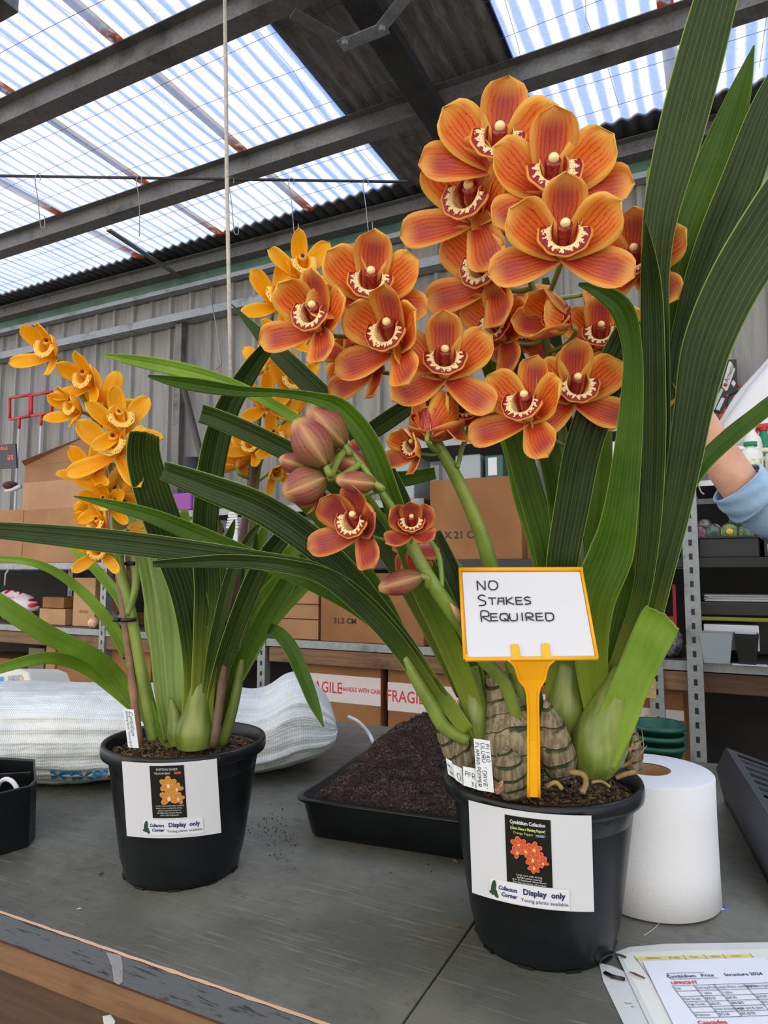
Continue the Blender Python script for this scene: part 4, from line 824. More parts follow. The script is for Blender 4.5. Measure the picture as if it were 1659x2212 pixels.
# scale / calculator at left, on the far side behind the sack
c = T(20, 1522); Q = onY(25, 1490, c.y)
E = thing('weighing_scale', T(25, 1530), 'cream scale console with a blue display behind the sack at the left edge', 'scale')
a = [P(-60, 1500, 1.95), P(75, 1500, 1.95), P(60, 1452, 2.0), P(40, 1444, 2.02), P(-60, 1458, 2.02)]; bk = V((0, .14, -.02)); n_ = 5
IVY = mat('cream_plastic', s(206, 204, 192), .5); E0 = a[0].z
fr = a; 
g = G().add(a + [p + bk for p in a] + [V((p.x, p.y + .02, TZ + .002)) for p in (a[0], a[1])] + [V((p.x, p.y + .15, TZ + .002)) for p in (a[0], a[1])], [(4, 3, 2, 1, 0), (5, 6, 7, 8, 9), (1, 2, 7, 6), (2, 3, 8, 7), (3, 4, 9, 8), (4, 0, 5, 9), (0, 1, 11, 10), (1, 6, 13, 11), (6, 5, 12, 13), (5, 0, 10, 12)])
g.build('housing', IVY, E, False, .006)
mp4 = lambda p, dp=0: P(p[0], p[1], 1.955 - dp + (1500 - p[1]) * .0011)
G().add([mp4(q) for q in ((-20, 1492), (12, 1492), (8, 1462), (-20, 1464))], [(0, 1, 2, 3)]).build('display', mat('display_blue', s(70, 140, 180), .3), E, False, 0, .003)
G().add([mp4(q) for q in ((20, 1489), (56, 1488), (49, 1458), (17, 1461))], [(0, 1, 2, 3)]).build('keypad', mat('keypad', s(176, 176, 186), .5, c2=s(120, 122, 136), ns=160), E, False, 0, .003)
G().add([mp4(q, .004) for q in ((46, 1480), (53, 1479), (48, 1461), (43, 1462))], [(0, 1, 2, 3)]).build('yellow_keys', mat('yellow_keys', s(216, 180, 80), .5), E, False)
# soil tray
a, b = T(662, 1808), T(1010, 1862); dx = (b - a).normalized(); dy = V((-dx.y, dx.x, 0)); LX, LY, HT = .36, .31, .064
c0 = a + dx * (LX / 2) + dy * (LY / 2)
TR = thing('seedling_tray', c0, 'low black rectangular tray heaped with dark potting mix between the two pots', 'tray')
def rrect(hx, hy, r, z, n=6):
    o = []
    for sx_, sy_, a0 in ((1, 1, 0), (-1, 1, 90), (-1, -1, 180), (1, -1, 270)):
        for k in range(n): t = R(a0 + 90 * k / (n - 1)); o.append(c0 + dx * (sx_ * (hx - r) + r * cos(t)) + dy * (sy_ * (hy - r) + r * sin(t)) + V((0, 0, z)))
    return o
def shell(levels):
    g = G(); rs = [rrect(*l) for l in levels]; n_ = len(rs[0]); g.grid(lambda u, v: rs[round(v * (len(rs) - 1))][round(u * n_) % n_], n_, len(rs) - 1, True); b_ = len(g.v)
    g.f.append(tuple(range(n_ - 1, -1, -1))); g.mi.append(0); g.f.append(tuple(range(b_ - n_, b_))); g.mi.append(0); return g
hx, hy = LX / 2, LY / 2
shell([(hx - .006, hy - .006, .02, .0005), (hx, hy, .025, .006), (hx + .012, hy + .012, .03, HT - .004), (hx + .013, hy + .013, .03, HT), (hx + .021, hy + .021, .035, HT), (hx + .021, hy + .021, .035, HT + .004), (hx + .011, hy + .011, .03, HT + .004), (hx - .002, hy - .002, .025, .01)]).build('tray_body', POT, TR)
def sh(x, y):
    e = min(1, max(0, (1 - abs(x) ** 5) * (1 - abs(y) ** 5))) ** .6
    h = .018 + .100 * math.exp(-((x - .02) ** 2 / .22 + (y - .4) ** 2 / .35)) + .042 * math.exp(-((x + .55) ** 2 / .15 + (y - .15) ** 2 / .4)) - .03 * math.exp(-((x + .25) ** 2 / .03 + (y - .8) ** 2 / .1))
    return e * (h + .01) + .006 * noise.noise(V((x * 7, y * 7, 0))) + .004 * noise.noise(V((x * 25, y * 25, 0)))
SOILM = mat('potting_mix', s(66, 56, 52), .9, c2=s(38, 31, 28), ns=260, bs=.9, bns=420, spec=.2); SOIL2 = mat('potting_grain', s(94, 80, 74), .9, c2=s(42, 34, 30), ns=50, spec=.2)
def sp(x, y, k=0): return c0 + dx * (x * hx * .99) + dy * (y * hy * .99) + V((0, 0, HT - .008 + sh(x, y) + k))
g = G().grid(lambda u, v: sp(2 * u - 1, 2 * v - 1), 90, 80); g.cur = 1
rr = random.Random(5)
def grain(g, p, r, rr):
    q = [V((rr.uniform(.6, 1.2), 0, 0)), V((0, rr.uniform(.6, 1.2), 0)), V((-rr.uniform(.6, 1.2), 0, 0)), V((0, -rr.uniform(.6, 1.2), 0)), V((0, 0, rr.uniform(.5, 1))), V((0, 0, -.7))]
    A_ = Matrix.Rotation(rr.uniform(0, 6), 3, (rr.random(), rr.random(), rr.random()))
    g.add([p + A_ @ k * r for k in q], [(0, 1, 4), (1, 2, 4), (2, 3, 4), (3, 0, 4), (1, 0, 5), (2, 1, 5), (3, 2, 5), (0, 3, 5)])
for k in range(9000): grain(g, sp(rr.uniform(-.97, .97), rr.uniform(-.97, .97), .0005), rr.uniform(.001, .0032), rr)
o = g.build('potting_mix', [SOILM, SOIL2], None, False); tag(o, 'heap of crumbly dark potting mix in the low black tray', 'potting mix', None, 'stuff')
g = G()
for k in range(160):
    p = T(595 + rr.gauss(0, 26), 1795 + rr.gauss(0, 26)) if k < 110 else T(rr.uniform(560, 960), rr.uniform(1780, 1890))
    grain(g, p + V((0, 0, .0012)), rr.uniform(.0006, .002), rr)
for k in range(70): grain(g, T(rr.uniform(20, 1500), rr.uniform(1900, 2150)) + V((0, 0, .0008)), rr.uniform(.0004, .001), rr)
o = g.build('soil_crumbs', SOIL2, None, False); tag(o, 'scattered soil crumbs on the bench left of the soil tray', 'crumbs', None, 'stuff')
def chip2(px, py, L, w, m, label, ang=0):
    p = T(px, py) + V((0, 0, .0015)); d = V((cos(ang), sin(ang), 0)); simple('plant_debris', G().tube([p - d * L / 2, p + V((0, 0, .001)), p + d * L / 2], [w * .4, w, w * .3], 6), m, label, 'debris')
BRN = mat('dry_bit', s(92, 70, 44), .8)
chip2(218, 1889, .008, .0022, BRN, 'small brown leaf bit on the bench in front of the left pot', .6); chip2(983, 1862, .014, .002, mat('dry_bit2', s(120, 90, 66), .8), 'dry curled leaf bit at the foot of the soil tray', -.5)
chip2(987, 2004, .012, .001, BRN, 'thin twig on the bench left of the large pot', .2); chip2(172, 1966, .007, .0008, PAPER, 'tiny white fibre on the bench left of the stain', .8)
# paper roll
C = T(1402, 1868); RR, HR = .090, .172
cc_ = P(1402, 1660, 1); C = onZ(1396, 1661, TZ + HR); C.z = TZ
n = N('embossed_paper'); u, v = n.uv(); vo = n.n('TexVoronoi'); vo.inputs['Scale'].default_value = 340; n.set(vo.inputs['Vector'], n.obj())
PT = n.done(n.bsdf(s(214, 215, 217), .8, 0, .2, vo.outputs['Distance'], .22, .001))
RL = thing('paper_towel_roll', C, 'large white paper towel roll standing on end right of the big pot', 'paper roll')
G().lathe([(.033, .001), (RR - .003, .001), (RR + .002, .004), (RR + .001, HR * .3), (RR, HR * .7), (RR, HR - .002), (RR - .002, HR), (.033, HR)], C, 96).build('paper', PT, RL)
G().lathe([(.0325, .002), (.0325, HR - .001), (.0305, HR - .001), (.0305, .002)], C, 48).build('core', CARTON, RL)
x = T(1545, 1966); y = T(1573, 1963); o = bar('paper_strip', x + V((0, 0, .001)), y + V((0, 0, .001)), .0045, .0006, PAPER, 'narrow paper strip with a blue end lying by the paper roll', 'paper strip'); m_ = x.lerp(y, .62)
bar('blue_end', m_ + V((0, 0, .0015)), y + V((0, 0, .0015)), .005, .0004, mat('blue_print', s(40, 90, 200), .5), None, None, parent=o)
simple('loose_thread', G().tube(catmull([tuple(T(*q) + V((0, 0, .0006))) for q in ((1391, 2022), (1405, 2013), (1416, 2004), (1424, 1995))], 4), .0004, 5), PAPER, 'fine white thread on the bench below the paper roll', 'thread')
# green nested pots
GP = mat('green_plastic', s(12, 74, 56), .35); gc = onZ(1420, 1590, TZ + .075); gc.z = TZ
for i in range(3):
    h0 = .0 + .022 * i; r = .062
    simple('green_pot', G().lathe([(0, h0 + .002), (r * .62, h0 + .002), (r * .94, h0 + .05), (r * 1.0, h0 + .05), (r * 1.03, h0 + .054), (r * 1.0, h0 + .062), (r * .9, h0 + .06), (r * .6, h0 + .0045), (0, h0 + .0045)], gc, 40), GP, ['bottom green plastic pot of the nested stack behind the paper roll', 'middle green plastic pot of the nested stack behind the paper roll', 'top green plastic pot of the nested stack behind the paper roll'][i], 'pot', 'nested green pots')
# black vented tray at right
VT = thing('vented_tray', T(1600, 1800), 'black slotted metal tray standing on the bench at the right edge', 'vented tray')
p = [T(1576, 1800), T(1690, 2010)]
a0, a1 = P(1568, 1616, 1.22), P(1700, 1830, .93)       # top edge front
b0, b1 = P(1548, 1660, 1.2), P(1690, 1930, .9)
t0, t1 = T(1566, 1730), T(1700, 1985)
ins = V((.16, .02, 0))
SL = mat('slotted_black', s(46, 48, 50), .5)
G().add([t0, t1, b1, b0, a0, a1], [(0, 1, 2, 3), (3, 2, 5, 4)]).build('side_panel', SL, VT, True, 0, .002)
g = G(); n_ = 13; q0, q1 = a0, a1; c_0, c_1 = a0 + V((.2, .05, -.07)), a1 + V((.2, .05, -.055))
for k in range(n_):
    f0, f1 = k / n_, (k + .45) / n_
    g.add([q0.lerp(q1, f0), q0.lerp(q1, f1), c_0.lerp(c_1, f1), c_0.lerp(c_1, f0)], [(0, 1, 2, 3)])
g.add([q0, q1, q1 + V((.014, 0, -.004)), q0 + V((.014, 0, -.004))], [(0, 1, 2, 3)])
g.build('slotted_top', SL, VT, False, 0, .002)
G().add([t0, b0, a0, c_0, V((c_0.x, c_0.y, TZ + .002))], [(0, 1, 2, 3, 4)]).build('end_panel', SL, VT, False, 0, .002)
G().add([c_0, c_1, V((c_1.x, c_1.y, TZ + .002)), V((c_0.x, c_0.y, TZ + .002))], [(0, 1, 2, 3)]).build('back_panel', SL, VT, False, 0, .002)
# black organiser at left edge
a = T(-60, 1872); b = T(77, 1806); 
BO = thing('black_caddy', T(20, 1840), 'black plastic caddy with compartments at the left edge of the bench', 'caddy')
fb = [T(-60, 1868), T(62, 1828), T(78, 1806), T(60, 1782)]; hh_ = [.095, .10, .095, .095]
tp = [P(-60, 1762, 1.08), P(52, 1716, 1.15), P(68, 1706, 1.18), P(60, 1696, 1.24)]
fb2 = [T(-60, 1868), T(62, 1830), T(76, 1812), T(72, 1770), T(-60, 1760)]; hz = .098
cen = sum(fb2, V()) / 5
lo = [p + V((0, 0, .001)) for p in fb2]; up_ = [p.lerp(cen, .04) * 1 + V((0, 0, hz + (.0 if i < 3 else .012))) for i, p in enumerate(fb2)]; inn = [p.lerp(sum(up_, V()) / 5, .10) for p in up_]; inl = [p - V((0, 0, .05)) for p in inn]
g = G(); m_ = 5
g.add(lo + up_ + inn + inl, [tuple(range(4, -1, -1)), tuple(range(15, 20))] + [(r * 5 + i, r * 5 + (i + 1) % 5, r * 5 + 5 + (i + 1) % 5, r * 5 + 5 + i) for r in range(3) for i in range(5)])
g.build('caddy_body', POT, BO, False, .004)
bar('divider', (inn[0] + inn[4]) / 2 - V((0, 0, .02)), (inn[1] + inn[3]) / 2 - V((0, 0, .02)), .004, .04, POT, None, None, parent=BO)
g = G(); q = sum(inn, V()) / 5 - V((-.02, .02, .03)); g.grid(lambda u, v: q + V(((.03 + .004 * cos(2 * pi * v)) * cos(2 * pi * u), .004 * sin(2 * pi * v), (.03 + .004 * cos(2 * pi * v)) * sin(2 * pi * u))), 24, 8, True)
simple('white_ring', g, CARD, 'white ring standing in the black caddy at the left edge', 'ring')
# ---- price sheets
def sheet(name, cs, z, m, label, th=.0006, mr=.012):
    pts = [T(*c, z) for c in cs]; k = V((0, 0, th)); n_ = len(pts); g = G()
    g.add(pts + [p + k for p in pts], [tuple(range(n_ - 1, -1, -1)), tuple(range(n_, 2 * n_))] + [(i, (i + 1) % n_, (i + 1) % n_ + n_, i + n_) for i in range(n_)])
    o = g.build(name, m, None, False); tag(o, label, 'paper'); return o
LAM = mat('laminated_edge', s(206, 208, 206), .12, spec=.6); PC = mat('cream_sheet', s(222, 222, 214), .2); PV = mat('price_sheet', s(222, 226, 234), .5)
sheet('laminated_sheet', [(1294, 2081), (1322, 2088), (1370, 2110), (1440, 2250), (1365, 2250), (1303, 2120)], .0006, LAM, 'lowest laminated sheet with a black ring slot and plant names', .0008)
o = bpy.data.objects['laminated_sheet']
g = G(); pa = T(1350, 2167, .002); uu = (T(1400, 2167) - pa).normalized(); vvv = V((-uu.y, uu.x, 0))
for k in range(6): put_text(g, lambda u, v, l: pa + uu * (u + .004 * k) + vvv * (v) + V((0, 0, l)), 'Phalaenopsis', 0, -k * .0062, .0042, 'LEFT', lift=0)
g.build('print', GREYI, o, False)
o = sheet('laminated_sheet', [(1330, 2058), (1360, 2047), (1440, 2040), (1720, 2036), (1900, 2250), (1420, 2250)], .0024, LAM, 'middle laminated sheet with a yellow table heading under the price list', .0008)
o2 = G(); q = [T(*c, .0034) for c in ((1340, 2062), (1365, 2056), (1720, 2048), (1890, 2250), (1432, 2250))]; o2.add(q, [tuple(range(4, -1, -1))]); o2.f[-1] = (0, 4, 3, 2, 1); o2.build('sheet_face', PC, o, False)
g = G(); g.add([T(*c, .0036) for c in ((1373, 2067), (1378, 2074), (1628, 2067), (1620, 2061))], [(0, 1, 2, 3)]); g.build('yellow_band', mat('yellow_band', s(222, 206, 110), .5), o, False)
g = G(); w0 = T(1373, 2070, .0038); w1 = T(1624, 2064, .0038); uu = (w1 - w0).normalized(); vvv = V((-uu.y, uu.x, 0)); LL = (w1 - w0).length
mpw = lambda u, v, l: w0 + uu * u + vvv * v + V((0, 0, l))
for tx, f in (('Senecio', .15), ('(Fran)', .33), ('7cm', .5), ('10cm', .68), ('12cm', .86)): put_text(g, mpw, tx, LL * f, 0, .0055, lift=0)
for f in (0, .42, .6, .76, 1):
    g.add([mpw(LL * f - .0003, -.006, 0), mpw(LL * f + .0003, -.006, 0), mpw(LL * f + .0003, .005, 0), mpw(LL * f - .0003, .005, 0)], [(0, 1, 2, 3)])
for x_, y0, y1 in ((.0, -.0, -.1), (.012, -.02, -.09)): g.add([mpw(x_, y0, 0), mpw(x_ + .0006, y0, 0), mpw(x_ + .0006, y1, 0), mpw(x_, y1, 0)], [(0, 3, 2, 1)])
g.build('print', GREYI, o, False)
o = sheet('price_sheet', [(1388, 2077), (1652, 2069), (1830, 2260), (1478, 2260)], .0052, PV, 'top white cymbidium price list with a ruled table and red headings', .0004)
p0 = T(1388, 2077, .006); p1 = T(1652, 2069, .006); uu = (p1 - p0).normalized(); dn = (T(1478, 2260, .006) - p0); vvv = V((uu.y, -uu.x, 0)); LL = (p1 - p0).length
# solve table corners from pixels
def inv(px, py):
    q = T(px, py, .006) - p0; return q.dot(uu), q.dot(vvv)
mpz = lambda u, v, l: p0 + uu * u + vvv * v + V((0, 0, .0003 + l))
def tx(g, s_, px, py, sz, al='LEFT', **kw):
    u_, v_ = inv(px, py); put_text(g, lambda a, b, l: mpz(a, 2 * v_ - b, 0), s_, u_, v_, sz, al, lift=0, **kw)
gN, gR, gG = G(), G(), G()
tx(gN, 'Cymbidium   Price      Structure 2024', 1440, 2110, .0072, bold=.00012)
tx(gR, 'UPRIGHT', 1450, 2124, .0072, bold=.0002); tx(gR, 'Cascades', 1507, 2210, .008, bold=.0002)
u0, v0 = inv(1452, 2130); rows = [inv(1452 + 7.2 * k, 2130 + 11.6 * k)[1] for k in range(7)]; colsx = [u0, inv(1498, 2128)[0], inv(1541, 2126)[0], inv(1604, 2123)[0], inv(1680, 2120)[0]]
def ln(g, a, b, w=.0003):
    (x0, y0), (x1, y1) = a, b; dx_, dy_ = x1 - x0, y1 - y0; L_ = math.hypot(dx_, dy_); nx_, ny_ = -dy_ / L_ * w, dx_ / L_ * w
    g.add([mpz(x0 + nx_, y0 + ny_, 0), mpz(x1 + nx_, y1 + ny_, 0), mpz(x1 - nx_, y1 - ny_, 0), mpz(x0 - nx_, y0 - ny_, 0)], [(0, 1, 2, 3)])
for r_ in rows: ln(gG, (colsx[0], r_), (colsx[-1], r_))
for c_ in colsx: ln(gG, (c_, rows[0]), (c_, rows[-1]))
cell = [['Size', 'Starting Price', 'Larger Plants, starting price', 'RRP|Extra Spikes'], ['', '1 spike', '2 spike', ''], ['Med Grade', '$50.00', '$60.00', '$10.00'], ['High Grade', '$65.00', '$80-$90', '$15.00'], ['', 'price increase with', 'larger pot & plant', ''], ['Premium', '$75.00', '$95-$100', '']]
for r_, row in enumerate(cell):
    for c_, t_ in enumerate(row):
        if t_: put_text(gG, lambda a, b, l: mpz(a, b, 0), t_, 0, 0, .0048) if 0 else (lambda u_, v_: gG.add([mpz(u_ + x_ * .72, v_ - y_, 0) for x_, y_ in text2d(t_, .0056, 'LEFT')[0]], text2d(t_, .0056, 'LEFT')[1]))(colsx[c_] + .001, (rows[r_] + rows[r_ + 1]) / 2)
ub, vb = inv(1440, 2103); uc, vc = inv(1441, 2116); ud = inv(1522, 2101)[0]
ln(gN, (ub, vb), (ud, vb)); ln(gN, (ub, vc), (ud + .01, vc)); ln(gN, (ub, vb), (ub, vc))
gN.build('heading', NAVY, o, False); gR.build('red_heading', REDI, o, False); gG.build('ruled_table', INKB, o, False)
simple('binder_ring', G().tube(catmull([tuple(q) for q in (T(1352, 2068, .004), T(1335, 2062, .008), T(1315, 2063, .016), T(1298, 2073, .012), T(1291, 2084, .004))], 5), .0012, 6), BLK, 'thin black binder ring joining the laminated sheets', 'ring')
simple('black_tie', G().tube([T(1306, 2100, .003), T(1322, 2109, .003), T(1350, 2115, .003)], [.003, .0035, .003], 8, flat=.4), BLK, 'black flat tie through the slot of the lowest laminated sheet', 'tie')
simple('dry_stalk', G().tube([T(1360, 2099, .005), T(1372, 2104, .006), T(1393, 2113, .005)], [.0005, .0012, .0008], 6), mat('reddish_stalk', s(90, 50, 46), .7), 'short reddish dry stalk lying on the laminated sheet', 'stalk')
# ================================================================ POTTED ORCHIDS
PH, PR = .196, .125
def pot_centre(px, py): c = onZ(px, py, TZ + PH); c.z = TZ; return c
def potR(z): return .087 + (.113 - .087) * (max(z, 0) / (PH - .02)) ** .9 if z < PH - .02 else .113
def make_pot(c, parent, sc=1.0):
    g = G(); pr = [(0, .004), (.078, .004), (.080, .0), (.084, .0), (.087, .006), (.087, .012)]
    pr += [(potR(z * (PH - .0202) / 12), z * (PH - .0202) / 12) for z in range(2, 13)]
    pr += [(.1135, PH - .020), (.119, PH - .0195), (.1238, PH - .018), (.125, PH - .013), (.1248, PH - .004), (.1235, PH - .0005), (.119, PH), (.1165, PH - .003), (.114, PH - .02), (.105, PH - .07), (0, PH - .07)]
    g.lathe(pr, c, 96).build('pot', POT, parent)
    for k in range(10):
        a = 2 * pi * k / 10 + .3; M_ = Matrix.Translation(c) @ Matrix.Rotation(a, 4, 'Z'); G().box((.0848, -.009, .0004), (.0872, .009, .0036), M_).build('drain_hole', BLK, parent, False)
def soil(c, parent, seed, m=None, seedn=1400):
    rr = random.Random(seed); h = lambda x, y: PH - .022 + .010 * noise.noise(V((x * 40, y * 40, seed))) + .006 * noise.noise(V((x * 120, y * 120, seed)))
    g = G().grid(lambda u, v: c + V((v * .1135 * cos(2 * pi * u), v * .1135 * sin(2 * pi * u), h(v * .11 * cos(2 * pi * u), v * .11 * sin(2 * pi * u)))), 60, 20, True); g.cur = 1
    for k in range(seedn):
        a = rr.uniform(0, 2 * pi); r = .109 * rr.uniform(0, 1) ** .5; x, y = r * cos(a), r * sin(a); g.cur = 1 if rr.random() < .6 else 2
        p = c + V((x, y, h(x, y) + .001)); L = rr.uniform(.003, .012); d = V((rr.gauss(0, 1), rr.gauss(0, 1), rr.gauss(0, .35))).normalized() * L; q = V((-d.y, d.x, rr.uniform(-.5, .5) * L)).normalized() * rr.uniform(.0005, .003)
        g.add([p - d / 2 - q, p - d / 2 + q, p + d / 2 + q * .6, p + d / 2 - q * .4, p + V((0, 0, .0025))], [(0, 1, 4), (1, 2, 4), (2, 3, 4), (3, 0, 4)])
    g.build('bark_soil', m or [mat('bark_soil', s(58, 42, 28), .9, c2=s(36, 26, 18), ns=120, bs=.8, bns=260), mat('bark_chip', s(108, 72, 44), .8, c2=s(60, 40, 26), ns=60), mat('moss_fibre', s(104, 96, 52), .8, c2=s(140, 112, 72), ns=60)], parent, False)
def leaf(parent, pts, d0, d1, m, roll=0, fold=.16, name='leaf', tip='point', th=.0007, n=6, wsc=1.0):
    """pts: base->tip (px, py, width px); depth runs d0 -> d1 (or a list)."""
    k = len(pts); ds = d0 if isinstance(d0, (list, tuple)) else [d0 + (d1 - d0) * i / (k - 1) for i in range(k)]
    c = catmull([tuple(P(p[0], p[1], ds[i])) + (p[2] * wsc * ds[i] / F,) for i, p in enumerate(pts)], n)
    m_ = len(c); ps = [V(q[:3]) for q in c]; ws = [max(q[3], .0004) for q in c]; rows = []
    for i, p in enumerate(ps):
        t = (ps[min(i + 1, m_ - 1)] - ps[max(i - 1, 0)]).normalized(); view = (CAM - p).normalized()
        sd_ = t.cross(view).normalized(); nn = sd_.cross(t).normalized(); a = R(roll) * (.4 + .6 * i / m_)
        s2 = sd_ * cos(a) + nn * sin(a); n2 = nn * cos(a) - sd_ * sin(a); rows.append((p, s2 / max(cos(a), .5), n2, ws[i]))
    def fn(u, v):
        p, a, b, w = rows[round(v * (m_ - 1))]; x = 2 * u - 1
        return p + a * (x * w / 2) + b * (fold * w * (abs(x) - .5) - .02 * w * cos(x * 12))
    return G().grid(fn, 12, m_ - 1).build(name, m, parent, True, 0, th)
def stem(parent, pts, m, name='flower_stem', n=5, seg=12):
    c = catmull([tuple(P(p[0], p[1], p[3])) + (p[2] / 2 * p[3] / F,) for p in pts], n); return G().tube([q[:3] for q in c], [q[3] for q in c], seg).build(name, m, parent), [V(q[:3]) for q in c]
# ------------------------------------------------ flower
FM = {}
def tepal(g, L, Wd, ang, tilt, curl, cup, seed, wave=.045, base=.2, pt=3.2, mp=lambda p: p):
    ca, sa = cos(R(ang)), sin(R(ang)); NV, NU = 14, 10; rr = random.Random(seed); ph = rr.uniform(0, 6); pos = [(0.0, 0.0)]; th_ = []
    for j in range(NV + 1):
        t = R(tilt) + R(curl) * (j / NV) ** 1.2; th_.append(t)
        if j < NV: pos.append((pos[-1][0] + L / NV * cos(t), pos[-1][1] + L / NV * sin(t)))
    def fn(u, v):
        j = round(v * NV); r, z = pos[j]; t = th_[j]; x = 2 * u - 1
        w = Wd / 2 * (base * (1 - v) + (1 - base * (1 - v)) * (v ** .7) * max(0, 1 - v ** pt) ** .5 * 1.16)
        w = max(w, .004 * Wd); h = cup * x * x * w + wave * Wd * sin(x * 5 + v * 7 + ph) * abs(x) * v - .035 * Wd * math.exp(-(x * 6) ** 2) * (1 - v)
        rr_, zz_ = r - h * sin(t), z + h * cos(t)
        return mp(V((ca * rr_ - sa * x * w, sa * rr_ + ca * x * w, zz_)))
    g.grid(fn, NU, NV); return g
FLN = [0]
def flower(parent, jx, jy, Lpx, d, ax, ay, roll=0, kind='O', att=None, openn=1.0, seed=None, back=False, lat=(0, 0), pet=(0, 0), skip=(), ped=STEM, asym=0, sub='flower'):
    FLN[0] += 1; seed = seed or FLN[0] * 13; rr = random.Random(seed)
    O = P(jx, jy, d); L = Lpx * d / F
    view = (CAM - O).normalized(); rt = RT - view * RT.dot(view); rt.normalize(); up = view.cross(rt)
    az = math.sqrt(max(.02, 1 - ax * ax - ay * ay)); az = -az if back else az
    Z = (rt * ax + up * ay + view * az).normalized(); upv = up * cos(R(roll)) - rt * sin(R(roll))
    Y = (upv - Z * upv.dot(Z)).normalized(); X = Y.cross(Z)
    M_ = Matrix((X, Y, Z)).transposed()
    mp = lambda p: O + M_ @ (p * L)
    mpet, msep, mlip, mcap, mcol = {'O': (OR_P, OR_S, OR_L, CAP_M, COLR_M), 'Q': (RD_P, RD_P, OR_L, CAP_M, COLR_M), 'Y': (YE_P, YE_P, YE_L, CAPD_M, COLY_M)}[kind]
    Wp, Ws = (.84, .74) if kind != 'Y' else (.62, .56); ptp = 3.4 if kind != 'Y' else 2.0
    # pedicel = body of the part
    a_ = att if att is not None else O - Z * L * .5 - V((0, 0, L * .4))
    dirb = -Z * .6 * L
    pts = catmull([tuple(O + Z * L * .03), tuple(O + dirb * .3 - V((0, 0, L * .02))), tuple((O + dirb * .55 + a_) / 2 - V((0, 0, .003))), tuple(a_)], 5)
    fl = G().tube(pts, [L * (.045 if kind != 'Y' else .05) * (1 - .25 * i / len(pts)) for i in range(len(pts))], 10).build(sub, ped, parent)
    j = lambda a: rr.uniform(-a, a); o = openn
    T0 = 12 + 48 * (1 - o); C0 = 18 + 40 * (1 - o)
    specs = [('sepal', 1.0, Ws, 90 + j(5), T0 + 8 + j(6), C0 + 6 + j(8), .35, msep), ('sepal', 1.0, Ws * .95, 218 + lat[0] + j(4), T0 + j(6), C0 - 10 + j(10), .3, msep), ('sepal', 1.0, Ws * .95, -38 + lat[1] + j(4), T0 + j(6), C0 - 10 + j(10), .3, msep),
             ('petal', .96, Wp, 146 + pet[0] + j(4), T0 + 6 + j(6), C0 + 4 + j(8), .28, mpet), ('petal', .96, Wp, 34 + pet[1] + j(4), T0 + 6 + j(6), C0 + 4 + j(8), .28, mpet)]
    for i, (nm, l_, w_, an, ti, cu, cp, m_) in enumerate(specs):
        if i in skip: continue
        tepal(G(), l_, w_, an, ti, cu, cp, seed + i, mp=mp, pt=ptp).build(nm, m_, fl, True, 0, L * .006)
    # column
    cpts = [V((0, -.01, .0)), V((0, .10, .12)), V((0, .20, .26)), V((0, .25, .37))]
    cc = catmull([tuple(p) for p in cpts], 3)
    co = G().tube([mp(V(p)) for p in cc], [L * (.06 + .045 * i / len(cc)) for i in range(len(cc))], 10).build('column', mcol, fl)
    q = mp(V((0, .262, .405))); 
    g = G().ball(q, L * (.066 if kind != 'Y' else .045), 12, (1, 1, .9)); g.build('anther_cap', mcap, fl)
    # lip
    def lip(u, v):
        x = 2 * u - 1
        v0_ = .45
        if v < v0_:
            t = v / v0_; r = .10 + .075 * t; z = .02 + .38 * t; cy = -.035 + .035 * t + r * .72; phm = R(95 + 20 * t); ear = .16 * math.exp(-((t - .8) / .2) ** 2) * max(0, abs(x) - .6) / .4
        else:
            t = (v - v0_) / (1 - v0_); r = .175 + .17 * t; z = .40 + .09 * t - .08 * t * t; cy = .175 * .72 + .02 * t; phm = R(115 - 14 * t); ear = .16 * math.exp(-((t + .2) / .2) ** 2) * max(0, abs(x) - .6) / .4
        r *= 1 + .03 * sin(x * 16) * max(0, v - .7) * 3
        sx = 1.0 if kind != 'Y' else .85
        a = x * phm; return mp(V((r * sin(a) * sx, cy - r * cos(a) * .92 + ear, z - .05 * abs(x) ** 3 * (v > .6) * (v - .6) * 1.5)))
    G().grid(lambda u, v: lip(1 - u, v), 30, 20).build('lip', mlip, fl, True, 0, L * .008, off=0)
    return fl
def bud(parent, x0, y0, x1, y1, w, d, att, m=BUD_M, name='bud'):
    a, b = P(x0, y0, d), P(x1, y1, d); ax = b - a; L = ax.length; r = w / 2 * d / F; t = ax.normalized(); s1 = t.cross((CAM - a).normalized()).normalized(); s2 = s1.cross(t)
    pts = catmull([tuple(a + t * L * .05), tuple(a - t * L * .12 - V((0, 0, .004))), tuple((a + att) / 2 - V((0, 0, .006))), tuple(att)], 5)
    o = G().tube(pts, .0042, 10).build(name, STEM, parent)
    for k in range(3):
        a0 = 2 * pi * k / 3 + .5
        def fn(u, v):
            rr_ = r * (math.sin(pi * min(1, v * .96 + .02)) ** .62) * (1.0 - .12 * v) * (1.05 - .5 * abs(u - .5) ** 2); an = a0 + (u - .5) * 2.5
            return a + t * (L * v) + (s1 * cos(an) + s2 * sin(an)) * (rr_ + .0004 * k)
        G().grid(fn, 10, 16).build('sepal', m, o, True, 0, .0006)
    return o
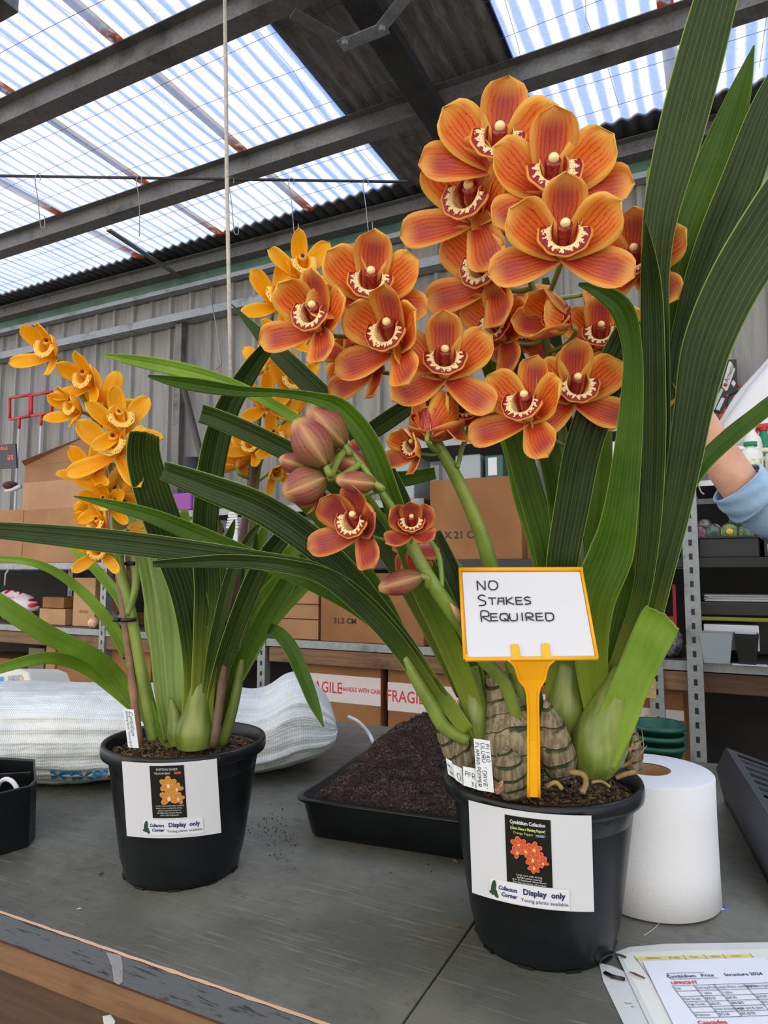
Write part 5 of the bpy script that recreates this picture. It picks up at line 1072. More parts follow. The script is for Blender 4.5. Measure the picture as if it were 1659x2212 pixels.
def bulb(parent, pts, m, name='pseudobulb', seg=24):
    c = catmull([tuple(P(p[0], p[1], p[3])) + (p[2] / 2 * p[3] / F,) for p in pts], 5)
    m_ = len(c); g = G(); ps = [V(q[:3]) for q in c]; k = hash(name) % 7
    def fn(u, v):
        i = round(v * (m_ - 1)); t = (ps[min(i + 1, m_ - 1)] - ps[max(i - 1, 0)]).normalized(); a = t.cross(V((0, 1, 0))).normalized(); b = t.cross(a)
        r = c[i][3] * (1 + .06 * noise.noise(V((cos(2 * pi * u) * 2, sin(2 * pi * u) * 2, v * 6 + pts[0][0]))))
        return ps[i] + (a * cos(2 * pi * u) + b * sin(2 * pi * u)) * r
    g.grid(fn, seg, m_ - 1, True); b_ = len(g.v); g.f.append(tuple(range(b_ - seg, b_))); g.mi.append(0)
    return g.build(name, m, parent)
def on_stem(sp, O): return min(sp, key=lambda p: (p - O).length + .6 * max(0, p.z - O.z + .01))
# ---------------------------------------------------------------- LEFT yellow orchid
CL = pot_centre(401, 1592)
LO = thing('potted_orchid', CL, 'yellow flowered cymbidium orchid in a black pot, left of the two', 'potted orchid')
make_pot(CL, LO); soil(CL, LO, 11)
DL = (CL - CAM).dot(FW) - .0
dl = DL
lv = [
 ([(420, 1600, 60), (428, 1450, 62), (412, 1300, 74), (372, 1180, 78), (336, 1080, 78), (312, 990, 72), (313, 935, 62)], dl, dl - .13, LF_D, 10),
 ([(428, 1600, 40), (440, 1450, 50), (448, 1280, 56), (442, 1150, 54), (458, 1000, 58), (488, 890, 52), (540, 800, 40), (580, 745, 26), (592, 716, 3)], dl - .005, dl - .17, LF_D, -8),
 ([(318, 1600, 24), (305, 1520, 28), (278, 1420, 26), (225, 1330, 24), (150, 1255, 20), (70, 1215, 16), (-30, 1205, 12)], [dl + .03, dl + .03, dl + .02, dl - .0, dl - .03, dl - .07, dl - .1], 0, LF_L, 10),
 ([(322, 1600, 28), (298, 1530, 34), (265, 1480, 36), (205, 1420, 36), (110, 1375, 40), (20, 1318, 40), (-90, 1240, 24), (-140, 1205, 3)], [dl + .03, dl + .03, dl + .01, dl - .04, dl - .1, dl - .16, dl - .2, dl - .22], 0, LF_L, -12),
 ([(325, 1600, 20), (298, 1545, 30), (250, 1490, 28), (180, 1440, 26), (110, 1421, 26), (40, 1432, 24), (-30, 1455, 18)], [dl + .03, dl + .03, dl + .01, dl - .03, dl - .08, dl - .12, dl - .16], 0, LF_L, 14),
 ([(330, 1590, 20), (300, 1450, 22), (275, 1330, 22), (225, 1250, 22), (170, 1195, 16), (130, 1170, 4)], dl + .03, dl + .1, LF_L, 10),
 ([(370, 1600, 30), (352, 1500, 34), (342, 1380, 38), (325, 1240, 44), (300, 1150, 44), (285, 1085, 30), (276, 1050, 4)], dl + .03, dl + .07, LF_P, 0),
 ([(385, 1600, 34), (378, 1480, 40), (372, 1340, 54), (350, 1200, 60), (332, 1100, 50), (318, 1040, 20)], dl + .02, dl + .08, LF_P, 0),
 ([(360, 1600, 20), (352, 1460, 24), (348, 1330, 30), (340, 1262, 26), (325, 1235, 10)], dl + .05, dl + .1, LF_L, 0),
 ([(392, 1600, 26), (398, 1480, 30), (405, 1330, 28), (402, 1180, 30), (398, 1100, 16)], dl + .04, dl + .08, LF_L, 0),
 ([(445, 1600, 30), (452, 1470, 26), (470, 1360, 26), (500, 1240, 24), (540, 1160, 18), (565, 1130, 6)], dl - .01, dl - .08, LF_D, 12),
 ([(455, 1600, 40), (470, 1480, 36), (510, 1350, 40), (560, 1230, 42), (610, 1160, 38), (640, 1130, 28)], dl, dl - .1, LF_D, -10),
 ([(462, 1600, 30), (482, 1520, 32), (530, 1420, 36), (580, 1320, 38), (640, 1230, 34), (700, 1170, 26), (740, 1135, 6)], dl + .02, dl - .06, LF_M, 8),
 ([(455, 1600, 30), (478, 1500, 34), (520, 1370, 36), (590, 1270, 34), (660, 1220, 30), (760, 1190, 14)], dl + .04, dl + .03, LF_L, 0),
 ([(440, 1600, 26), (470, 1460, 28), (520, 1330, 30), (590, 1240, 32), (660, 1160, 26), (720, 1110, 8)], dl + .06, dl + .06, LF_L, 0),
 ([(450, 1600, 26), (476, 1420, 30), (500, 1300, 34), (530, 1230, 36), (548, 1180, 20), (552, 1130, 3)], dl + .05, dl + .04, LF_M, 0),
 ([(448, 1600, 24), (455, 1430, 30), (462, 1300, 30), (478, 1210, 26), (500, 1145, 14), (507, 1122, 2)], dl + .03, dl + .05, LF_M, 0),
 ([(440, 1600, 24), (440, 1400, 26), (446, 1270, 24), (470, 1235, 22), (489, 1294, 3)], dl + .05, dl + .05, LF_L, 0),
 ([(455, 1600, 20), (520, 1440, 24), (600, 1330, 24), (690, 1240, 18), (730, 1215, 5)], dl + .03, dl + .06, LF_L, 0),
 ([(445, 1600, 20), (490, 1420, 18), (560, 1365, 20), (592, 1362, 26), (625, 1395, 32), (655, 1460, 30), (678, 1520, 24), (699, 1570, 3)], dl + .05, dl - .1, LF_M, 10),
 ([(430, 1600, 26), (452, 1470, 28), (478, 1370, 32), (520, 1270, 32), (560, 1180, 26), (575, 1120, 8)], dl + .07, dl + .07, LF_L, 0),
]
for (x1, y1, x2, y2, w) in ((400, 1330, 396, 1140, 30), (455, 1330, 466, 1170, 28), (520, 1340, 622, 1175, 34), (545, 1330, 690, 1125, 32), (570, 1350, 735, 1190, 26), (340, 1380, 318, 1250, 34), (490, 1320, 540, 1130, 30), (600, 1300, 712, 1090, 30)):
    lv.append(([(415 + (x1 - 415) * .12, 1600, w * .8), (415 + (x1 - 415) * .45, 1490, w), (x1, y1, w * 1.2), ((x1 + x2) / 2, (y1 + y2) / 2, w), (x2, y2, 3)], dl + .05, dl + .11, LF_P if w > 29 else LF_L, 0))
for pts, a, b, m_, ro in lv:
    if pts[0][0] < 345: pts = [(380, 1604, 16), (345, 1580, pts[0][2] * .8)] + pts[2:]
    leaf(LO, pts, a, b, m_, ro)
# bases (sheathed bulbs)
for q in ([(386, 1606, 40, dl), (384, 1580, 44, dl), (378, 1550, 30, dl), (370, 1510, 8, dl)], [(422, 1610, 78, dl - .01), (422, 1575, 80, dl - .01), (427, 1530, 58, dl - .01), (432, 1480, 40, dl - .01), (434, 1440, 8, dl - .01)]):
    bulb(LO, q, GBULB)
s1o, s1 = stem(LO, [(330, 1600, 20, dl - .03), (318, 1540, 24, dl - .03), (296, 1400, 24, dl - .03), (278, 1300, 22, dl - .03), (262, 1240, 20, dl - .03), (250, 1150, 18, dl - .03), (244, 1060, 15, dl - .03), (232, 980, 11, dl - .03), (200, 900, 9, dl - .04), (165, 840, 8, dl - .05), (122, 772, 6, dl - .06)], STEM)
stem(LO, [(276, 1330, 14, dl - .035), (292, 1270, 16, dl - .03), (290, 1215, 15, dl - .025), (278, 1160, 12, dl - .02), (262, 1090, 9, dl - .02), (255, 1050, 6, dl - .02)], STEM, 'side_shoot')
BAM = mat('bamboo', s(150, 112, 84), .55, c2=s(120, 88, 66), ns=30); BAMD = mat('dark_stake', s(84, 62, 50), .6, c2=s(108, 84, 68), ns=20)
def stake(p, q, w, d0, d1, m, nod=3):
    a, b = P(*p, d0), P(*q, d1); r = w / 2 * d0 / F; n_ = 24; g = G()
    g.tube([a.lerp(b, i / n_) for i in range(n_ + 1)], [r * (1 - .25 * i / n_) * (1.14 if i % 6 == 5 else 1) for i in range(n_ + 1)], 10); return g.build('support_stake', m, LO)
stake((302, 1612), (228, 1010), 17, dl - .045, dl - .01, BAM); stake((290, 1500), (264, 955), 12, dl - .015, dl - .01, BAM); stake((228, 1060), (208, 795), 9, dl - .01, dl - .0, BAM)
def tie(px, py, w, d, ext=1):
    c = P(px, py, d); r = w / 2 * d / F; g = G(); g.tube([c + V((r * cos(a) * 1, r * sin(a) * .9, .0008 * sin(a))) for a in [2 * pi * i / 20 for i in range(21)]], .0022, 6, flat=1.4); g.box((c.x + ext * r - .002, c.y - r - .004, c.z - .003), (c.x + ext * r + .007, c.y - r + .003, c.z + .003)); g.build('cable_tie', BLK, LO)
tie(271, 1023, 17, dl - .012); tie(241, 1053, 30, dl - .025, -1); tie(276, 1338, 34, dl - .035, -1); tie(282, 1217, 22, dl - .02); tie(272, 1418, 10, dl + .0)
s2o, s2 = stem(LO, [(478, 1610, 22, dl + .0), (500, 1540, 24, dl - .0), (520, 1440, 20, dl), (532, 1330, 16, dl + .01), (538, 1200, 15, dl + .01), (548, 1100, 14, dl + .02), (558, 1010, 13, dl + .02), (580, 950, 11, dl + .03), (610, 850, 10, dl + .03), (618, 740, 8, dl + .03), (640, 640, 6, dl + .03), (650, 600, 5, dl + .03)], STEM_D)
stake((462, 1612), (548, 990), 20, dl - .03, dl + .01, BAMD)
stake((548, 1000), (590, 660), 11, dl + .03, dl + .04, BAMD)
YF = [ # jx, jy, L, ax, ay, roll, openn, kw
 (118, 770, 76, -.62, .32, -20, .62, {}), (198, 834, 72, -.62, .25, -8, .66, {}), (176, 890, 66, -.78, .2, -5, .5, {}), (222, 878, 74, .35, .5, 25, .9, dict(back=True)),
 (262, 930, 82, .1, .5, 8, .92, {}), (252, 983, 92, -.32, .34, -8, .95, {}), (200, 1026, 66, -.25, .5, -10, .8, {}), (228, 1062, 66, -.4, .3, 10, .85, dict(back=True)),
 (222, 1148, 62, -.6, .3, 0, .6, {}), (276, 1146, 52, .5, -.2, 30, .55, dict(back=True)), (218, 1192, 60, -.3, -.2, 0, .8, {}), (262, 1070, 60, .6, .1, 20, .8, dict(back=True)), (232, 1090, 60, -.3, -.1, 0, .8, {}),
]
for (x, y, L, ax, ay, ro, op, kw) in YF:
    O = P(x, y, dl - .05); flower(LO, x, y, L * 1.2, dl - .05 - .02 * (L > 80), ax, ay, ro, 'Y', on_stem(s1, O), op, **kw)
YR_ = [
 (650, 596, 82, .28, .45, 5, .9, {}), (600, 662, 82, .05, .45, -12, .9, {}), (618, 738, 66, .1, .45, 5, .85, {}), (632, 842, 70, .12, .4, 5, .85, {}),
 (572, 882, 72, .25, .5, -5, .9, {}), (592, 965, 66, .1, .5, 8, .85, {}), (513, 1010, 80, -.2, .62, -10, .85, dict(back=True)), (590, 1022, 52, .4, -.3, 20, .6, {}), (572, 800, 60, -.3, .3, -10, .7, dict(back=True)),
 (620, 905, 60, .5, .3, 20, .8, dict(back=True)), (548, 975, 60, -.4, .3, -20, .7, {}),
]
for (x, y, L, ax, ay, ro, op, kw) in YR_:
    O = P(x, y, dl + .0); flower(LO, x, y, L * 1.2, dl + .005, ax, ay, ro, 'Y', on_stem(s2, O), op, **kw)
# ---------------------------------------------------------------- RIGHT orange orchid
CR_ = pot_centre(1169, 1672)
RO = thing('potted_orchid', CR_, 'large orange flowered cymbidium orchid in a black pot beside the paper roll', 'potted orchid')
make_pot(CR_, RO); soil(CR_, RO, 23, seedn=2200)
dr = (CR_ - CAM).dot(FW)
rv = [
 # right hand foliage
 ([(1210, 1560, 60), (1210, 1400, 62), (1212, 1240, 66), (1238, 1080, 74), (1262, 960, 78), (1305, 840, 76), (1345, 750, 70), (1368, 690, 50)], dr, dr - .10, LF_D, 8),
 ([(1296, 1560, 56), (1276, 1420, 70), (1280, 1300, 90), (1318, 1200, 92), (1337, 1120, 74), (1353, 1000, 60), (1364, 870, 48), (1366, 760, 40), (1345, 672, 48), (1296, 630, 32), (1250, 614, 8)], dr - .03, dr - .16, LF_M, -8),
 ([(1300, 1540, 40), (1350, 1400, 40), (1386, 1280, 38), (1404, 1130, 46), (1411, 950, 52), (1411, 800, 50), (1408, 650, 46), (1402, 560, 32), (1394, 476, 2)], dr - .02, dr - .17, LF_D, 5),
 ([(1320, 1520, 40), (1368, 1350, 46), (1400, 1160, 50), (1422, 950, 46), (1422, 760, 46), (1417, 600, 54), (1426, 470, 72), (1463, 312, 94), (1505, 150, 98), (1545, 0, 90), (1585, -130, 74), (1615, -250, 40), (1630, -330, 3)], dr - .0, dr - .12, LF_D, -6),
 ([(1330, 1500, 40), (1385, 1250, 40), (1422, 1000, 40), (1436, 800, 38), (1454, 640, 72), (1493, 499, 92), (1549, 349, 84), (1596, 206, 48), (1629, 98, 3)], dr + .02, dr - .05, LF_M, 6),
 ([(1340, 1560, 44), (1362, 1450, 52), (1396, 1340, 60), (1420, 1245, 62), (1457, 1110, 60), (1480, 985, 70), (1499, 873, 80), (1526, 748, 100), (1580, 622, 112), (1655, 499, 122), (1745, 360, 110), (1850, 230, 70), (1930, 150, 4)], dr - .02, dr - .14, LF_D, -10),
 ([(1325, 1560, 40), (1380, 1360, 46), (1425, 1150, 50), (1452, 940, 50), (1468, 790, 56), (1499, 660, 66), (1545, 530, 84), (1602, 387, 84), (1655, 240, 70), (1700, 130, 40), (1725, 60, 3)], dr + .01, dr - .07, LF_D, -4),
 ([(1335, 1560, 30), (1375, 1420, 30), (1405, 1290, 28), (1440, 1170, 28), (1478, 1070, 30), (1515, 1005, 36), (1570, 950, 38), (1625, 905, 36), (1700, 850, 34), (1790, 800, 20), (1850, 775, 3)], dr + .0, dr + .05, LF_M, 18),
 ([(1290, 1640, 80), (1330, 1560, 80), (1362, 1480, 76), (1395, 1405, 80), (1422, 1350, 84), (1434, 1330, 80)], dr - .055, dr - .10, LF_L, 8, dict(wsc=1)),
 ([(1285, 1600, 50), (1302, 1500, 60), (1320, 1420, 64), (1342, 1320, 56), (1356, 1250, 34), (1362, 1200, 4)], dr - .02, dr - .03, LF_M, 4),
 ([(1288, 1560, 40), (1300, 1400, 50), (1318, 1250, 44), (1325, 1150, 30)], dr + .02, dr + .04, LF_L, 0),
 ([(1262, 1420, 40), (1275, 1250, 46), (1290, 1100, 50), (1300, 980, 44), (1305, 900, 26), (1300, 850, 10)], dr + .05, dr + .08, LF_L, 4),
 ([(1255, 1420, 30), (1272, 1200, 36), (1278, 1080, 34), (1268, 1000, 18)], dr + .06, dr + .1, LF_P, 0),
 ([(1200, 1480, 40), (1195, 1300, 46), (1178, 1180, 52), (1140, 1040, 54), (1108, 930, 48), (1072, 820, 44), (1040, 740, 34)], dr + .03, dr + .06, LF_M, 0),
 ([(1215, 1480, 40), (1222, 1240, 56), (1212, 1080, 60), (1180, 940, 56), (1140, 840, 50), (1105, 760, 40)], dr + .02, dr + .05, LF_M, 0),
 ([(1180, 1480, 30), (1172, 1230, 40), (1130, 1080, 38), (1098, 960, 30), (1050, 860, 22)], dr + .06, dr + .12, LF_L, 0),
 ([(1222, 1480, 40), (1240, 1250, 50), (1222, 1000, 52), (1205, 850, 44), (1190, 700, 36), (1178, 600, 14)], dr + .05, dr + .08, LF_D, 0),
 ([(1290, 1560, 30), (1380, 1200, 40), (1425, 800, 40), (1428, 620, 34), (1415, 480, 24), (1402, 380, 12), (1410, 358, 2)], dr + .02, dr + .04, LF_L, 0),
 # left arching foliage
 ([(1010, 1600, 30), (985, 1560, 44), (930, 1480, 44), (880, 1400, 42), (820, 1320, 46), (750, 1240, 56), (660, 1160, 66), (560, 1095, 66), (450, 1052, 58), (352, 1015, 40)], dr - .02, dr - .02, LF_D, 14),
 ([(1000, 1600, 30), (960, 1540, 34), (900, 1450, 38), (840, 1370, 40), (760, 1290, 40), (680, 1235, 40), (560, 1210, 40), (420, 1192, 48), (260, 1172, 52), (100, 1155, 44), (-60, 1142, 30), (-150, 1140, 3)], dr - .0, dr - .16, LF_D, -10),
 ([(1005, 1600, 24), (950, 1500, 30), (880, 1400, 32), (800, 1310, 34), (720, 1250, 34), (620, 1222, 30), (500, 1212, 30), (400, 1215, 22), (330, 1218, 14)], dr + .0, dr - .13, LF_D, 10),
 ([(1008, 1600, 20), (900, 1440, 24), (790, 1330, 28), (680, 1265, 30), (560, 1210, 34), (440, 1160, 40), (330, 1115, 32), (240, 1090, 22), (160, 1072, 3)], dr + .02, dr + .02, LF_M, 8),
 ([(1030, 1560, 40), (1002, 1470, 46), (960, 1370, 48), (910, 1260, 50), (870, 1150, 46), (840, 1060, 44), (800, 960, 46), (740, 885, 44), (680, 860, 26), (600, 848, 18), (520, 845, 24), (430, 832, 30), (370, 822, 22), (320, 812, 6)], dr - .01, dr - .14, LF_M, 12),
 ([(1028, 1560, 30), (985, 1400, 40), (930, 1260, 44), (880, 1120, 46), (820, 1000, 46), (740, 900, 46), (660, 820, 46), (590, 752, 38), (545, 705, 20), (500, 657, 2)], dr + .06, dr + .12, LF_D, 5),
 ([(1015, 1540, 24), (930, 1320, 30), (850, 1170, 32), (760, 1040, 30), (680, 940, 26), (600, 880, 24), (500, 830, 26), (400, 800, 32), (300, 780, 26), (220, 766, 5)], dr + .05, dr + .0, LF_L, 12),
 ([(1000, 1500, 30), (900, 1300, 40), (800, 1130, 44), (720, 1040, 46), (640, 985, 46), (540, 935, 44), (470, 905, 42), (434, 893, 42)], dr + .04, dr + .02, LF_D, 5),
 ([(1040, 1560, 40), (1020, 1460, 52), (985, 1360, 44), (950, 1270, 40), (900, 1180, 34), (840, 1090, 24)], dr - .0, dr + .02, LF_M, 4),
 ([(1045, 1560, 30), (1035, 1450, 40), (1010, 1330, 38), (975, 1230, 36), (940, 1150, 26)], dr + .02, dr + .05, LF_D, 0),
 ([(1030, 1520, 30), (990, 1340, 34), (950, 1230, 40), (910, 1140, 30), (860, 1060, 12)], dr + .05, dr + .09, LF_M, 0),
 ([(1010, 1580, 30), (965, 1520, 36), (935, 1480, 30), (880, 1400, 30), (830, 1300, 30), (770, 1210, 36), (720, 1150, 30), (640, 1070, 30), (620, 1060, 20)], dr - .03, dr + .02, LF_M, -5),
 ([(1020, 1480, 30), (1000, 1300, 40), (962, 1220, 44), (930, 1180, 34), (890, 1150, 8)], dr + .1, dr + .14, LF_P, 0),
 ([(1040, 1480, 30), (1015, 1290, 34), (975, 1215, 24), (940, 1192, 5)], dr + .12, dr + .16, LF_L, 0),
 ([(800, 1020, 20), (860, 1035, 34), (940, 1022, 26)], dr + .1, dr + .1, LF_M, 0), ([(760, 960, 30), (820, 920, 40), (880, 880, 36), (920, 860, 20)], dr + .1, dr + .1, LF_D, 0),
]
for q in rv:
    pts, a, b, m_, ro = q[:5]; leaf(RO, pts, a, b, m_, ro)
bulb(RO, [(1108, 1672, 100, dr - .02), (1108, 1610, 128, dr - .02), (1095, 1550, 96, dr - .01), (1080, 1500, 70, dr), (1072, 1458, 52, dr)], BARK)
bulb(RO, [(1118, 1712, 70, dr - .075), (1108, 1680, 88, dr - .075), (1098, 1645, 66, dr - .075), (1090, 1612, 14, dr - .07)], BARK2)
bulb(RO, [(1212, 1672, 60, dr - .05), (1205, 1630, 76, dr - .05), (1192, 1570, 58, dr - .045), (1180, 1512, 10, dr - .04)], BARK2)
bulb(RO, [(1020, 1665, 70, dr - .01), (998, 1630, 76, dr - .01), (972, 1590, 56, dr - .01), (948, 1555, 24, dr - .01)], BARK2)
bulb(RO, [(1108, 1560, 50, dr + .05), (1106, 1500, 50, dr + .05), (1100, 1462, 36, dr + .05)], BARK)
bulb(RO, [(1368, 1660, 40, dr - .0), (1366, 1600, 34, dr), (1360, 1560, 12, dr)], BARK)
bulb(RO, [(1290, 1672, 70, dr - .035), (1288, 1640, 112, dr - .035), (1298, 1590, 118, dr - .035), (1318, 1540, 94, dr - .04), (1338, 1490, 76, dr - .045), (1356, 1450, 60, dr - .05)], GBULB)
bulb(RO, [(1215, 1600, 60, dr - .0), (1220, 1540, 88, dr - .0), (1226, 1480, 72, dr - .0), (1232, 1430, 58, dr - .0)], GBULB)
bulb(RO, [(1030, 1600, 60, dr), (1024, 1550, 70, dr), (1020, 1500, 56, dr), (1012, 1440, 40, dr)], GBULB)
bulb(RO, [(1160, 1600, 50, dr + .03), (1150, 1520, 50, dr + .03), (1140, 1440, 36, dr + .03)], GBULB)
stem(RO, [(1010, 1600, 22, dr - .03), (960, 1570, 30, dr - .03), (930, 1520, 30, dr - .03), (900, 1470, 26, dr - .03), (872, 1420, 20, dr - .03)], STEM, 'leaf_sheath')
HUSK = mat('dry_husk', s(190, 150, 116), .8, c2=s(150, 112, 84), ns=60)
for (x, y, w, dd) in ((1078, 1700, 18, dr - .1), (1362, 1612, 14, dr - .05)):
    G().grid(lambda u, v: P(x + (u - .5) * w, y + (v - .5) * w * 1.3 + 4 * sin(u * 5), dd + .004 * sin(v * 6 + u * 3)), 6, 6).build('husk', HUSK, RO, False, 0, .0008)
for k, pts in enumerate(([(1230, 1668, dr - .08), (1258, 1672, dr - .085), (1266, 1690, dr - .09), (1258, 1712, dr - .1)], [(1330, 1680, dr - .05), (1352, 1672, dr - .05), (1372, 1668, dr - .045)], [(1180, 1700, dr - .1), (1200, 1690, dr - .1), (1214, 1704, dr - .1)], [(1320, 1660, dr - .04), (1345, 1655, dr - .03), (1368, 1640, dr - .03)], [(1278, 1690, dr - .08), (1300, 1688, dr - .075), (1318, 1700, dr - .08)])):
    c = catmull([tuple(P(*p)) for p in pts], 5); G().tube(c, .0034 - .0004 * k, 8).build('root', mat('root%d' % k, s(150, 124, 74), .6, c2=s(110, 88, 56), ns=60), RO)
for k, (a, b) in enumerate((((1345, 1632), (1392, 1596)), ((1388, 1640), (1386, 1575)), ((1360, 1650), (1398, 1610)))):
    G().tube([P(a[0], a[1], dr - .04), P((a[0] + b[0]) / 2 + 3, (a[1] + b[1]) / 2, dr - .045), P(b[0], b[1], dr - .05)], [.001, .0008, .0003], 6).build('dry_root', HUSK, RO)
sAo, sA = stem(RO, [(1138, 1600, 34, dr + .01), (1108, 1440, 34, dr + .01), (1060, 1225, 34, dr - .0), (1030, 1130, 31, dr - .01), (985, 1030, 28, dr - .02), (946, 960, 24, dr - .03), (920, 890, 16, dr - .02), (880, 800, 14, dr - .02), (840, 730, 12, dr - .02), (800, 670, 10, dr - .02)], STEM)
sBo, sB = stem(RO, [(1130, 1600, 28, dr - .02), (1092, 1480, 28, dr - .04), (1040, 1420, 30, dr - .06), (990, 1340, 34, dr - .08), (935, 1262, 32, dr - .09), (893, 1185, 26, dr - .09), (855, 1110, 20, dr - .08), (800, 1030, 14, dr - .07), (750, 965, 10, dr - .06), (725, 940, 8, dr - .06)], STEM)
sCo, sC = stem(RO, [(1262, 1580, 27, dr + .01), (1261, 1420, 27, dr + .01), (1250, 1200, 26, dr + .02), (1225, 1000, 22, dr + .01), (1195, 820, 18, dr + .0), (1165, 680, 15, dr - .02), (1128, 540, 12, dr - .03), (1102, 450, 10, dr - .04), (1088, 390, 8, dr - .05)], STEM_D)
G().tube([P(1002, 1345, dr - .085), P(985, 1320, dr - .1), P(972, 1302, dr - .1)], [.006, .004, .0005], 8).build('dry_bract', HUSK, RO)
A, B_, C_ = sA, sB, sC
OF = [ # jx jy L d ax ay roll open kind stem kw
 (1072, 362, 176, dr - .085, -.05, .56, -4, .93, 'O', C_, dict(lat=(-26, 4))),
 (1187, 427, 178, dr - .13, .14, .50, 6, .93, 'O', C_, dict(lat=(-10, 26))),
 (1028, 474, 172, dr - .05, -.50, .38, -12, .93, 'O', C_, {}),
 (1214, 552, 168, dr - .175, .02, .34, 0, 1.0, 'O', C_, dict(lat=(-22, 16))),
 (1068, 612, 160, dr - .03, -.62, .24, -8, .85, 'O', C_, {}),
 (1372, 592, 140, dr - .0, -.12, .35, 6, .9, 'O', C_, {}),
 (1229, 706, 132, dr - .09, -.70, .30, -35, .42, 'O', C_, {}),
 (1144, 906, 142, dr - .08, -.42, .34, -10, .92, 'O', C_, {}),
 (1238, 864, 136, dr - .06, .22, .28, 4, .85, 'O', C_, {}),
 (1330, 835, 130, dr - .0, .5, .2, 20, .9, 'O', C_, {}),
 (1295, 750, 118, dr - .03, .0, .42, 0, .9, 'O', C_, {}),
 (1090, 732, 130, dr - .02, -.60, .26, -10, .85, 'O', C_, {}),
 (960, 813, 142, dr - .06, .0, .42, 0, .98, 'O', A, {}),
 (1124, 735, 90, dr + .03, .1, .3, 0, .9, 'O', C_, {}),
 (802, 648, 148, dr - .05, -.08, .42, -4, .98, 'O', A, dict(lat=(-22, 16))),
 (690, 712, 138, dr - .04, -.52, .34, -18, .8, 'O', A, {}),
 (858, 752, 150, dr - .06, -.52, .28, -6, .78, 'O', A, {}),
 (812, 800, 118, dr + .02, -.62, .1, -6, .72, 'O', A, {}),
 (925, 938, 128, dr - .08, .1, .50, 8, .42, 'O', A, dict(back=True)),
 (985, 905, 110, dr - .02, .45, .35, 20, .6, 'O', A, {}),
 (905, 978, 86, dr - .05, -.66, .1, -20, .6, 'O', A, {}),
 (780, 1150, 124, dr - .10, -.55, .16, -16, .8, 'Q', B_, {}),
 (890, 1150, 88, dr - .12, -.05, .40, 0, .58, 'Q', B_, {}),
 (885, 1195, 90, dr - .05, .2, -.3, 170, .6, 'Q', B_, dict(back=True)),
 (1140, 420, 110, dr + .0, .0, .2, 10, .8, 'O', C_, dict(back=True)), (1130, 690, 110, dr + .0, .3, .1, 30, .8, 'O', C_, dict(back=True)),
 (750, 770, 110, dr + .0, .1, .2, -150, .8, 'O', A, dict(back=True)), (1000, 640, 90, dr + .03, .3, .1, 30, .8, 'O', C_, dict(back=True)),
 (700, 1075, 84, dr - .04, -.6, .1, -30, .35, 'Q', B_, {}), (750, 1010, 90, dr - .03, .3, .5, 10, .3, 'Q', B_, dict(back=True)),
]
PR_ = RO
for (x, y, L, d_, ax, ay, ro, op, kd, st, kw) in OF:
    O = P(x, y, d_); flower(RO, x, y, L * .98, d_, ax, ay, ro, kd, on_stem(st, O), op, **kw)
# buds
def sp_(i): return sB[i]
nb = len(sB)
bud(RO, 706, 1006, 640, 906, 88, dr - .11, sB[nb - 6]); bud(RO, 745, 962, 668, 880, 80, dr - .07, sB[nb - 4])
bud(RO, 706, 1030, 612, 1068, 84, dr - .10, sB[nb - 9]); bud(RO, 814, 1046, 726, 1036, 48, dr - .12, sB[nb - 12]); bud(RO, 812, 1020, 716, 980, 60, dr - .05, sB[nb - 10])
bud(RO, 660, 1010, 604, 990, 44, dr - .06, sB[nb - 4]); bud(RO, 912, 1244, 818, 1272, 54, dr - .10, sB[nb - 26])
stem(RO, [(955, 1268, 10, dr - .09), (950, 1210, 12, dr - .08), (935, 1175, 10, dr - .06), (915, 1160, 9, dr - .05)], STEM, 'pedicel'); stem(RO, [(988, 1010, 10, dr - .03), (998, 970, 11, dr - .02), (1010, 935, 11, dr - .02), (1012, 910, 9, dr - .02)], STEM, 'pedicel')
# ================================================================ CARDS, SIGN, TAGS
def card_map(c0, px0, py0, px1, py1, px2, py2, px3, py3, dmid, Rc):
    """corner pixels TL TR BR BL on a gently bowed card standing off the pot front; u 0..1, v 0..1 (0 = bottom)"""
    tl, tr, br, bl = [P(a, b, dmid) for a, b in ((px0, py0), (px1, py1), (px2, py2), (px3, py3))]
    return tl, tr, br, bl
def pot_card(PO, C, pix, name_lbl):
    # project the corner rays on the pot wall (a slightly larger cone), then flatten the bow
    def hit(px, py, off=.011, k=.62):
        r = ray(px, py).normalized(); p = None
        best = None
        for i in range(400):
            q = CAM + r * (.4 + i * .0025)
            z = q.z - TZ; rr_ = math.hypot(q.x - C.x, q.y - C.y)
            if rr_ < potR(max(0, min(z, PH))) + off: best = q; break
        return best
    n_ = (V((CAM.x, CAM.y, 0)) - V((C.x, C.y, 0))).normalized()
    cx_, cy_ = sum(p[0] for p in pix) / 4, sum(p[1] for p in pix) / 4
    mid = hit(cx_, cy_, .0095)
    nd = V((mid.x - C.x, mid.y - C.y, 0)).normalized(); nd = (nd + V((0, 0, -.14))).normalized()   # card normal follows the cone
    def onpl(px, py): r = ray(px, py); return CAM + r * ((mid - CAM).dot(nd) / r.dot(nd))
    tl, tr, br, bl = [onpl(*p) for p in pix]
    W_ = (tr - tl).length; bow = .010
    def mp(u, v, l=0):
        a = bl.lerp(br, u); b = tl.lerp(tr, u); p = a.lerp(b, v)
        return p + nd * (l + bow * (1 - (2 * u - 1) ** 2) - bow * .55)
    return mp, W_, (tl - bl).length, nd
